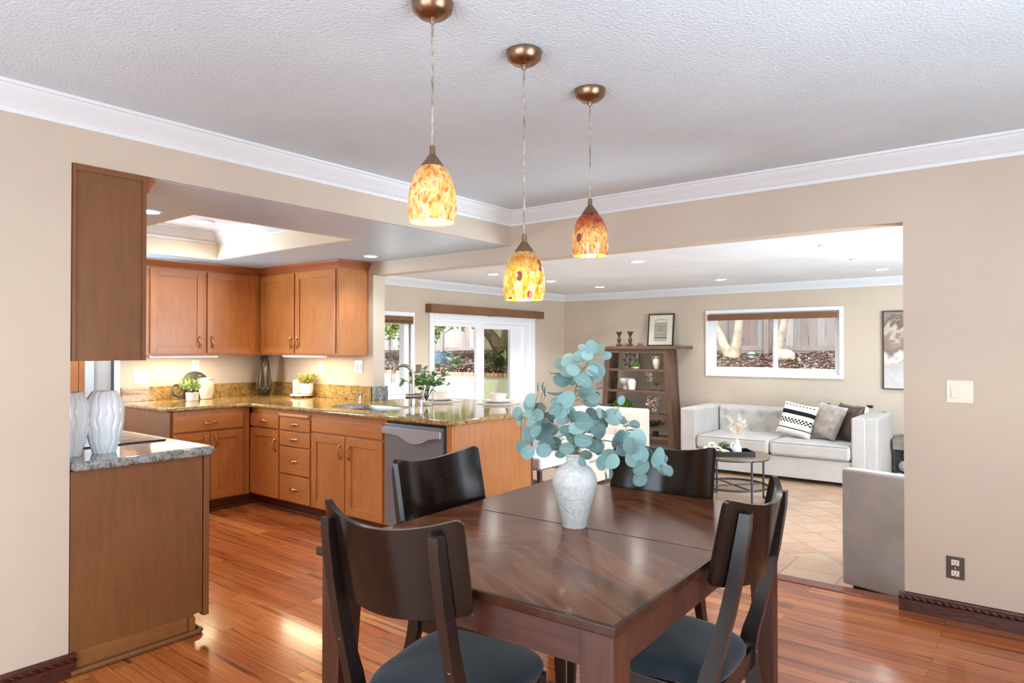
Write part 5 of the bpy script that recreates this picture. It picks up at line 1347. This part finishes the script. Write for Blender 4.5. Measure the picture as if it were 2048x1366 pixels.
def flowers(c, pts, m, rr, n, L, parent, nm, st=None):
    g = G()
    for q in pts:
        for i in range(n):
            d = Vector((rr.gauss(0, 1), rr.gauss(0, 1), rr.gauss(0, 1))).normalized(); g.leaf(Vector(q) + d * rr.uniform(0, .03), d, (rr.uniform(-1, 1), rr.uniform(-1, 1), 1), L * rr.uniform(.7, 1.2), L * .7, .3, .8, 3)
        if st is not None: st.tube([Vector(c), Vector(c).lerp(Vector(q), .5), Vector(q)], .0014, 4)
    return obj(nm, g, m, parent)
rf = random.Random(9); st = G(); c = (-4.47, 9.2, z + .06)
flowers(c, [(-4.62, 9.18, z + .25), (-4.58, 9.2, z + .21), (-4.55, 9.16, z + .24), (-4.60, 9.22, z + .17), (-4.56, 9.2, z + .16)], FLW, rf, 16, .024, t, 'flower_heads', st)
flowers(c, [(-4.48, 9.2, z + .25), (-4.44, 9.18, z + .22), (-4.47, 9.2, z + .18), (-4.50, 9.22, z + .14), (-4.43, 9.2, z + .16)], FLG, rf, 14, .024, t, 'leaves', st); obj('stems', st, STEMG, t)
# third shelf
z = SZ[2] + .0005
moss_pot(-5.03, 9.18, .125, z, 'wide mossy green mound in a pale bowl on the third shelf down', .075, CERC)
t = thing('flower_vase', 'clear vase of small pale blossoms on the third shelf down', 'vase', (-4.5, 9.2, z))
obj('glass_bottle', G().lathe([(.03, z), (.04, z + .01), (.044, z + .05), (.030, z + .10), (.034, z + .12), (.030, z + .12)], (-4.5, 9.2, 0), 24), CLEARG, t)
st = G(); flowers((-4.5, 9.2, z + .05), [(-4.6, 9.2, z + .24), (-4.55, 9.18, z + .19), (-4.5, 9.2, z + .22), (-4.53, 9.16, z + .12), (-4.47, 9.2, z + .16), (-4.44, 9.2, z + .24), (-4.49, 9.15, z + .08), (-4.60, 9.17, z + .17)], FLW, rf, 15, .026, t, 'blossoms', st); obj('stems', st, STEMG, t)
# fourth shelf
z = SZ[3] + .0005
DKG = vary('dark needle green', (22, 34, 24), (50, 66, 46), 30, .7)
t = thing('dark_plant', 'dark spiky foliage on the fourth shelf down, right of the settee', 'plant', (-4.50, 9.2, z))
obj('pot', G().lathe([(.04, z), (.05, z + .07), (.044, z + .07), (0, z + .06)], (-4.50, 9.2, 0), 20), plain('pot black', (40, 40, 38), .6), t)
g = G(); bush(g, (-4.50, 9.2, z + .11), .13, 110, .07, .016, rf, .8, .9); obj('foliage', g, DKG, t)

# --- wall picture, hearth, bar stool
t = thing('abstract_painting', 'tall abstract painting in greys and browns on the sofa wall', 'painting', (-1.24, 9.47, .87))
PNT = M('abstract paint'); PNT.set(rough=.6)
tc_ = PNT.n('ShaderNodeTexCoord'); sp_ = PNT.n('ShaderNodeSeparateXYZ'); PNT.l(tc_.outputs['Object'], sp_.inputs[0])
nz = PNT.noise(PNT.coord((2.2, 1, 1.6)), 2.1, 5, .6, 1.0); hz = PNT.math('ADD', PNT.math('MULTIPLY', sp_.outputs[2], .95), PNT.math('MULTIPLY', PNT.math('SUBTRACT', nz, .5), .75))
PNT.base(PNT.ramp(hz, [(.05, lin((206, 204, 202))), (.28, lin((190, 180, 172))), (.40, lin((226, 220, 212))), (.47, lin((132, 112, 100))), (.60, lin((150, 132, 120))), (.68, lin((206, 190, 170))), (.76, lin((116, 92, 80))), (.88, lin((142, 136, 134)))])); PNT = PNT.m
obj('canvas', G().box(-1.55 + .012, -.93 - .012, YS - .03, YS - .008, .885, 1.828), PNT, t)
g = G(); frame_y(g, -1.555, -.925, .872, 1.841, .012, YS - .036, YS - .001, .001); obj('frame', g, plain('frame dark bronze', (62, 52, 44), .4), t)
t = thing('stone_hearth', 'raised stone hearth with a slate slab to the right of the sofa', 'hearth', (-.4, 9.2, FL))
obj('slab', G().box(-1.37, .9, 8.95, YS - .004, .20, .325, .006), vary('slate slab', (112, 104, 96), (146, 136, 124), 9, .6, .2, 40), t)
obj('core', G().box(-1.36, .88, 9.03, YS - .015, FL, .20), plain('mortar dark', (52, 52, 52), .9), t)
STN = vary('field stone', (116, 116, 114), (190, 186, 180), 22, .75, .5, 60); STN2 = vary('field stone rust', (124, 90, 74), (168, 140, 122), 22, .75, .5, 60)
rs = random.Random(4); k = 0
for row, zc_ in enumerate((-.12, .0, .12)):
    x = -1.37 + .05 * row
    while x < .8:
        wv = rs.uniform(.10, .2); o = obj('stone', G().blob((x + wv / 2, 9.01, zc_ + rs.uniform(-.015, .015)), 1, 3, .10, (wv * .5, .05, .062), rs), STN2 if (k * 7) % 5 == 1 else STN, t); k += 1; x += wv + .012
        
t = thing('bar_stool', 'white nailhead-trimmed bar stool tucked behind the peninsula', 'stool', (-3.66, 5.02, FL))
sx, sy = -3.66, 5.02
obj('seat', G().box(sx - .21, sx + .21, sy - .20, sy + .20, .30, .42, .03, 4), WHITEF, t)
obj('backrest', G().box(sx - .21, sx + .21, sy + .17, sy + .24, .26, .76, .03, 4), WHITEF, t)
g = G()
for k in range(14):
    u = -.20 + .4 * k / 13
    for pt in ((sx + u, sy - .201, .315), (sx + .211, sy + u * .95, .315)): g.blob(pt, .007, 1)
obj('nailheads', g, plain('nailhead pewter', (52, 56, 70), .35, metal=.8), t)
for a in (-1, 1):
    for b in (-1, 1):
        pts = [(sx + a * .165, sy + b * .155, .30), (sx + a * .172, sy + b * .162, .18), (sx + a * .18, sy + b * .17, .05), (sx + a * .205, sy + b * .19, FL)]
        obj('leg', G().tube(pts, [.026, .023, .019, .016], 10), DARKLEG, t)
obj('foot_rail', G().tube([(sx - .18, sy - .17, .0), (sx + .18, sy - .17, .0), (sx + .18, sy + .17, .0), (sx - .18, sy + .17, .0)], .011, 8, closed=True), DARKLEG, t)

# --- recessed ceiling lights
def can(x, y, z, r, m, label, energy, grp, col=(1, .93, .82), spot=2.3):
    t = thing('downlight', label, 'light', (x, y, z), grp)
    obj('trim_ring', G().lathe([(r, z - .0005), (r + .016, z - .001), (r + .018, z - .004), (r + .012, z - .008), (r, z - .006), (r, z - .0005)], (x, y, 0), 32, cap=False), TRIM, t)
    obj('lens', G().lathe([(0, z - .004), (r * 1.0, z - .004), (r, z - .0015)], (x, y, 0), 32), m, t)
    L = bpy.data.lights.new('can_beam', 'SPOT'); L.energy = energy; L.spot_size = spot; L.spot_blend = .6; L.shadow_soft_size = .05; L.color = col
    o = bpy.data.objects.new('can_beam', L); COL.objects.link(o); o.location = (x, y, z - .03)
GL = 'recessed lights in the living room ceiling'; GK = 'recessed lights in the kitchen ceiling'
LE = 36
for x, y, lab in ((-1.43, 6.24, 'recessed ceiling light nearest the right edge of the opening'), (-1.42, 7.42, 'recessed ceiling light halfway back on the right side'), (-1.40, 8.51, 'recessed ceiling light nearest the wall painting'), (-3.24, 6.22, 'recessed ceiling light just right of the farthest pendant'), (-3.24, 8.51, 'recessed ceiling light in front of the sofa window'), (-5.0, 8.45, 'recessed ceiling light above the bookshelf corner'), (-5.08, 7.33, 'recessed ceiling light just right of the lowest pendant shade'), (-5.14, 6.21, 'recessed ceiling light left of the lowest pendant, towards the patio door'), (-5.2, 5.0, 'added unseen ceiling light behind the beam, close to the narrow window'), (-3.24, 5.0, 'added unseen ceiling light behind the beam, over the bar stool'), (-1.43, 5.0, 'added unseen ceiling light behind the beam, near the grey armchair')):  # last three are unseen, added to light faces turned to the beam
    can(x, y, ZL, .062, CANC, lab, LE * (1.9 if x < -4 else 1.25 if x < -2 else .5), GL, (.9, .95, 1))
can(-4.49, 3.79, ZK, .05, CANC, 'recessed kitchen light close to the pillar and wall cabinet', 24, GK, (.82, .92, 1)); can(-4.02, 1.76, ZK, .062, CAN, 'recessed kitchen light beside the dark cabinet side', 30, GK, (.84, .92, 1))
can(-5.30, 2.75, TZ, .062, CAN, 'recessed light inside the raised ceiling tray', 22, GK, (.95, .95, .96), 2.8)
can(-5.35, 1.45, ZK, .062, CAN, 'added unseen fill light over the pantry, behind the dark cabinet side', 38, GK, (.82, .92, 1))  # unseen lamp, added to brighten the base cabinets
can(-4.65, 1.5, ZK, .062, CAN, 'added unseen fill light over the cooktop aisle, behind the dark cabinet side', 38, GK, (.82, .92, 1))  # second unseen lamp, added for the same fill
# ------------------------------------------------------------------ garden beyond the windows
CONC = vary('patio concrete', (214, 212, 206), (228, 226, 220), 3, .85); WALLW = vary('garden wall stucco', (226, 224, 218), (236, 234, 228), 3, .9)
struct('patio', G().box(-18, XD - .15, 3.0, 10.8, -.30, -.21), CONC, origin=(0, 0, 0))
struct('foundation', G().box(XD - .16, 1.8, YS + .15, YS + .20, -.3, .70), WALLW, origin=(0, 0, 0))
MUL = M('bark mulch'); MUL.set(rough=.95, spec=.1); v_ = MUL.coord(); a_ = MUL.vor(v_, 34, 'F1', 'Color'); sp_ = MUL.n('ShaderNodeSeparateColor'); MUL.l(a_, sp_.inputs[0])
MUL.base(MUL.mix(MUL.ramp(sp_.outputs[0], [(.0, lin((26, 20, 22))), (.5, lin((56, 40, 38))), (.8, lin((84, 60, 54))), (.93, lin((180, 160, 140))), (1, lin((214, 200, 184)))]), MUL.ramp(MUL.noise(v_, 1.4, 3), [(.35, W(.6)), (.65, W(1.25))]), .6, 'MULTIPLY')); MUL.bump(sp_.outputs[1], .9, .03); MUL = MUL.m
def slope(x, y):
    return .93 + (y - 10.6) * .128 + .02 * math.sin(x * 2.1 + y) 
g = G()
def fn(a, b):
    x = -18 + 22 * a; y = 9.72 + 6.3 * b
    base = slope(x, y) if y > 10.55 else .80 + (y - 9.72) * .16 + .01 * math.sin(x * 3)
    if x < -6.6 and y < 10.85: base = min(base, -.25)
    return Vector((x, y, base))
rx = random.Random(2)
g.grid(fn, 150, 60)
for v in g.bm.verts: v.co.z += rx.uniform(-.02, .02)
struct('ground', g, MUL, origin=(0, 0, 0))
t = thing('garden_wall', 'white retaining wall with a red brick cap beyond the patio', 'wall', (-12, 10.85, -.25))
obj('wall_face', G().box(-18, -6.55, 10.78, 10.98, -.25, .79), WALLW, t)
BRK = M('brick cap'); BRK.set(rough=.9); b_ = BRK.n('ShaderNodeTexBrick'); b_.offset = 0
for k_, val in (('Scale', 1), ('Brick Width', .11), ('Row Height', 1.), ('Mortar Size', .012)): b_.inputs[k_].default_value = val
b_.inputs['Color1'].default_value = lin((172, 104, 80)); b_.inputs['Color2'].default_value = lin((214, 160, 124)); b_.inputs['Mortar'].default_value = lin((226, 214, 200)); BRK.l(BRK.coord(), b_.inputs['Vector']); BRK.base(b_.outputs['Color']); BRK = BRK.m
obj('brick_cap', G().box(-18, -6.53, 10.74, 11.0, .79, .86, .006), BRK, t)
t = thing('garden_wall', 'low return of the garden wall closing the mulch bed by the house', 'wall', (-6.6, 10.3, -.25))
obj('wall_face', G().box(-6.68, -6.53, 9.72, 10.77, -.25, .86), WALLW, t)
# fence of weathered boards
def fence(label, p0, p1, zb, h, seed, pale):
    t = thing('fence', label, 'fence', ((p0[0] + p1[0]) / 2, (p0[1] + p1[1]) / 2, zb))
    FB = M('fence boards'); FB.set(rough=.9, spec=.1)
    r_ = FB.n('ShaderNodeNewGeometry').outputs['Random Per Island']; n_ = FB.noise(FB.coord((14, 14, .8)), 4, 4, .6)
    k = pale
    c_ = FB.ramp(r_, [(0, lin((138 * k, 140 * k, 142 * k))), (.3, lin((164 * k, 164 * k, 162 * k))), (.5, lin((138 * k, 122 * k, 120 * k))), (.7, lin((176 * k, 178 * k, 176 * k))), (1, lin((150 * k, 154 * k, 156 * k)))])
    FB.base(FB.mix(c_, FB.ramp(n_, [(.3, W(.6)), (.6, W(1.05))]), .7, 'MULTIPLY'))
    d = Vector((p1[0] - p0[0], p1[1] - p0[1], 0)); L_ = d.length; d.normalize(); ang = math.atan2(d.y, d.x); m = Matrix.Translation((p0[0], p0[1], zb)) @ Matrix.Rotation(ang, 4, 'Z'); rr = random.Random(seed)
    g = G(); x = 0
    while x < L_:
        w_ = rr.uniform(.125, .15); g.box(x, x + w_ - rr.choice((.003, .004, .012)), 0, .02 + rr.uniform(0, .006), .10 + rr.uniform(-.01, .01), h + rr.uniform(-.01, .01), 0, 2, m); x += w_
    o = obj('boards', g, FB.m, t, flat=True)
    g = G().box(0, L_, -.03, -.001, .06, .16, .003, 2, m).box(0, L_, .026, .066, h * .55, h * .55 + .09, .003, 2, m).box(0, L_, -.02, .02, -.04, .06, .003, 2, m); obj('rail', g, FB.m, t)
    x = .3
    while x < L_: obj('post', G().box(x, x + .10, -.075, -.031, -.15, h, .003, 2, m), FB.m, t); x += 2.2
fence('weathered grey board fence behind the mulch bed', (-9.0, 13.6), (4.0, 13.6), 1.27, 1.9, 3, 1.0)
fence('paler board fence seen through the patio door', (-20, 13.6), (-9.0, 13.6), 1.25, 1.85, 8, 1.22)  # the same boards in a paler tone
# trees
BARKP = vary('pale spotted bark', (150, 140, 120), (206, 198, 176), 9, .85, .4, 40); BARKD = vary('brown bark', (82, 66, 46), (120, 100, 72), 10, .9, .5, 30)
LEAFY = M('tree leaves'); LEAFY.set(rough=.6); r_ = LEAFY.n('ShaderNodeNewGeometry').outputs['Random Per Island']; c_ = LEAFY.ramp(r_, [(0, lin((74, 104, 40))), (.5, lin((128, 158, 62))), (1, lin((190, 206, 110)))]); LEAFY.base(c_)
tr_ = LEAFY.n('ShaderNodeBsdfTranslucent'); LEAFY.l(c_, tr_.inputs['Color']); mx_ = LEAFY.n('ShaderNodeMixShader'); mx_.inputs[0].default_value = .45; LEAFY.l(LEAFY.b.outputs[0], mx_.inputs[1]); LEAFY.l(tr_.outputs[0], mx_.inputs[2]); LEAFY.l(mx_.outputs[0], LEAFY.out.inputs['Surface']); LEAFY = LEAFY.m
def tree(label, x, y, limbs, bark, crown=None, r0=.1, seed=1):
    t = thing('tree', label, 'tree', (x, y, slope(x, y) - .03)); g = G(); z0 = slope(x, y) - .05
    for lb in limbs:
        pts = [Vector((x + a, y + b, z0 + c)) for a, b, c in lb]; n = len(pts); g.tube(pts, [r0 * (1.15 if i == 0 else 1 - .12 * i) for i in range(n)], 12)
    obj('trunk', g, bark, t)
    if crown:
        rr = random.Random(seed); g = G()
        for (cx, cy, cz, R, n) in crown:
            for i in range(n):
                d = Vector((rr.gauss(0, 1), rr.gauss(0, 1), rr.gauss(0, .7))).normalized() * R * rr.random() ** .4
                g.leaf(Vector((cx, cy, cz)) + d, (rr.uniform(-1, 1), rr.uniform(-1, 1), rr.uniform(-1, .5)), (rr.uniform(-1, 1), rr.uniform(-1, 1), 1), rr.uniform(.10, .17), .085, .2, .7, 4)
        obj('foliage', g, LEAFY, t)
tree('pale spotted tree with two trunks forking from the ground, seen in the sofa window', -4.70, 12.9, [[(-.02, 0, 0), (-.16, .02, .25), (-.36, .05, .7), (-.5, .1, 1.9)], [(.03, -.02, 0), (.10, 0, .3), (.14, .05, .8), (.16, .1, 2.1)]], BARKP, None, .105)
tree('single pale trunk beside the boulder in the sofa window', -3.86, 12.95, [[(0, 0, 0), (.04, 0, .3), (.13, .03, .8), (.2, .1, 2.0)]], BARKP, [(-3.6, 13.0, 4.2, .9, 60)], .085, 5)
tree('brown tree leaning across the right pane of the patio door', -9.85, 12.1, [[(.08, 0, -.1), (.1, 0, .22), (.24, 0, .65), (.36, 0, 1.6), (.5, .1, 2.6)], [(.1, 0, .22), (-.12, -.05, .55), (-.5, -.1, .95), (-1.0, -.1, 1.7)]], BARKD, [(-11.5, 11.7, 2.12, .48, 420), (-10.6, 11.8, 2.22, .45, 330), (-12.5, 11.6, 2.0, .55, 420), (-9.6, 12.0, 2.6, .7, 200)], .15, 2)
tree('thin leaning trunk right of the brown tree behind the patio door', -9.35, 12.4, [[(0, 0, 0), (.0, 0, .4), (-.12, 0, 1.0), (-.3, .1, 2.2)]], BARKD, None, .06)
tree('bright green shrubby tree outside the narrow window', -14.2, 11.6, [[(0, 0, 0), (.1, 0, .6), (.3, .1, 1.6)], [(.1, 0, .4), (-.3, 0, 1.1), (-.6, 0, 1.8)]], BARKD, [(-14.4, 11.5, 2.05, .7, 620), (-13.7, 11.5, 1.75, .45, 260), (-15.3, 11.7, 1.9, .7, 420), (-12.9, 12.6, 1.6, .5, 160)], .08, 4)
POTB = vary('glazed blue pot', (66, 116, 142), (112, 160, 182), 12, .3)
tag(obj('garden_pot', G().lathe([(.13, .93), (.15, .95), (.20, 1.10), (.22, 1.22), (.23, 1.24), (.23, 1.27), (.20, 1.27), (.19, 1.22), (0, 1.2)], (-11.05, 11.45, .0), 32), POTB), 'blue glazed pot on the mulch outside the patio door', 'pot')
rr_ = random.Random(8)
ROCKM = M('boulder warm'); ROCKM.set(rough=.9); ROCKM.base(ROCKM.ramp(ROCKM.noise(ROCKM.coord(), 7, 6, .7, 1), [(.3, lin((176, 128, 108))), (.5, lin((226, 206, 188))), (.7, lin((240, 228, 214)))])); ROCKM = ROCKM.m
tag(obj('boulder', G().blob((-3.64, 12.62, 1.24), .17, 3, .12, (1.1, .8, .75), rr_), ROCKM), 'pale pinkish boulder on the mulch by the single trunk', 'rock')
t = thing('garden_lantern', 'small verdigris garden lantern in the mulch before the fence', 'lantern', (-4.22, 12.6, 1.17)); LAN = vary('verdigris', (120, 164, 164), (170, 200, 198), 30, .6)
obj('stake', G().cyl((-4.22, 12.6, 1.12), .015, .08, 10), LAN, t); obj('housing', G().lathe([(.02, 1.19), (.05, 1.20), (.05, 1.25), (.045, 1.26), (.06, 1.265), (.075, 1.275), (.03, 1.31), (.0, 1.32)], (-4.22, 12.6, 0), 20), LAN, t)
AGV = vary('agave green', (86, 118, 72), (132, 164, 104), 12, .5)
def strap(x, y, label, n, L_, mm):
    z = slope(x, y) - .02; t = thing('strap_leaf_plant', label, 'plant', (x, y, z)); g = G(); ra = random.Random(int(x * 10) % 97)
    for i in range(n):
        a = ra.uniform(0, 2 * PI); g.leaf((x, y, z), (math.cos(a), math.sin(a), ra.uniform(.3, 1.1)), (0, 0, 1), L_ * ra.uniform(.7, 1.1), L_ * .13, .6, .8, 8)
    obj('foliage', g, mm, t)
strap(-9.1, 11.4, 'green strap-leaved plant at the foot of the trees behind the patio door', 46, .55, AGV)
strap(-10.55, 11.25, 'low grey-green plant on the mulch right of the blue pot', 34, .36, vary('sage leaf', (128, 150, 130), (172, 190, 172), 12, .6))
strap(-4.9, 11.5, 'tiny bright green seedling in the mulch before the sofa window', 8, .16, vary('seedling', (96, 160, 60), (140, 200, 90), 12, .6))
# creeping stems on the mulch : loose chips
g = G(); rc_ = random.Random(31)
for i in range(1500):
    x = rc_.uniform(-6.3, -1.2) if i % 2 else rc_.uniform(-13.5, -8.2); y = rc_.uniform(10.2, 13.3) if i % 2 else rc_.uniform(11.05, 13.3)
    if x > -6.5 and y < 10.55: z = .80 + (y - 9.72) * .16
    else: z = slope(x, y)
    g.leaf((x, y, z + .02), (rc_.uniform(-1, 1), rc_.uniform(-1, 1), rc_.uniform(-.2, .3)), (0, 0, 1), rc_.uniform(.05, .11), .025, .3, .8, 2)
o = obj('bark_chips', g, vary('chip pale', (110, 88, 74), (220, 206, 190), 9, .9), None, 'stuff'); tag(o, 'loose pale bark chips scattered over the mulch', 'mulch')
# ------------------------------------------------------------------ light
W_ = bpy.data.worlds.new('sky'); SC.world = W_; W_.use_nodes = True
nt = W_.node_tree; bg = nt.nodes['Background']
sky = nt.nodes.new('ShaderNodeTexSky'); sky.sky_type = 'NISHITA'; sky.sun_disc = False; sky.sun_elevation = math.radians(52); sky.sun_rotation = math.radians(200); sky.air_density = 1.; sky.dust_density = 2.5; sky.ozone_density = 1.
hs = nt.nodes.new('ShaderNodeHueSaturation'); hs.inputs['Saturation'].default_value = .45
nt.links.new(sky.outputs[0], hs.inputs['Color']); nt.links.new(hs.outputs[0], bg.inputs['Color']); bg.inputs['Strength'].default_value = .42
def sun(e, d, col=(1, .95, .87)):
    L = bpy.data.lights.new('sun', 'SUN'); L.energy = e; L.angle = math.radians(1.5); L.color = col
    o = bpy.data.objects.new('sun', L); COL.objects.link(o); o.rotation_euler = Vector(d).to_track_quat('-Z', 'Y').to_euler()
sun(4.6, (-.42, .62, -.95))
def area(name, loc, d, sx, sy, e, col=(.93, .965, 1)):
    L = bpy.data.lights.new(name, 'AREA'); L.shape = 'RECTANGLE'; L.size = sx; L.size_y = sy; L.energy = e; L.color = col
    o = bpy.data.objects.new(name, L); COL.objects.link(o); o.location = loc; o.rotation_euler = Vector(d).to_track_quat('-Z', 'Z').to_euler()
# fill lamps added outside the unseen windows, standing in for daylight
FILL_COL = (.72, .88, 1)
area('fill_lamp_right', (1.42, 1.5, 1.23), (-1, 0, .95), 2.3, 1.65, 108, (.84, .92, 1))
area('fill_lamp_front', (-1.05, -1.47, 1.1), (0, 1, .15), 3.0, 1.9, 138, FILL_COL)
area('fill_lamp_living', (1.80, 5.8, 1.15), (-1, 0, .85), 2.5, 1.6, 420, FILL_COL)
area('fill_lamp_kitchen', (-6.55, .93, 1.5), (.25, .6, 1), 1.15, 1.1, 200, FILL_COL)
# under cabinet strips
def strip(loc, sx, sy, e):
    L = bpy.data.lights.new('strip_glow', 'AREA'); L.shape = 'RECTANGLE'; L.size = sx; L.size_y = sy; L.energy = e; L.color = (1, .83, .5)
    o = bpy.data.objects.new('strip_glow', L); COL.objects.link(o); o.location = loc
strip((-6.16, 3.035, 1.292), .05, .58, 7); strip((-5.46, 3.81, 1.292), .62, .05, 7)

# ------------------------------------------------------------------ camera
cam = bpy.data.cameras.new('camera'); co = bpy.data.objects.new('camera', cam); COL.objects.link(co)
cam.sensor_width = 36; cam.lens = 36 * 1353.38 / 2048; cam.clip_start = .05; cam.clip_end = 200
co.location = (0, 0, 1.38); co.rotation_euler = (math.radians(90 + .5683), 0, math.radians(38.0144))
SC.camera = co
vs_ = SC.view_settings; vs_.view_transform = 'Standard'; vs_.look = 'None'; vs_.gamma = 1; vs_.exposure = 0; vs_.use_curve_mapping = False
SC.cycles.max_bounces = 10; SC.cycles.diffuse_bounces = 6; SC.cycles.glossy_bounces = 4; SC.cycles.transparent_max_bounces = 12; SC.cycles.transmission_bounces = 6
SC.cycles.sample_clamp_indirect = 6; SC.cycles.caustics_reflective = False; SC.cycles.caustics_refractive = False
SC.cycles.use_denoising = True
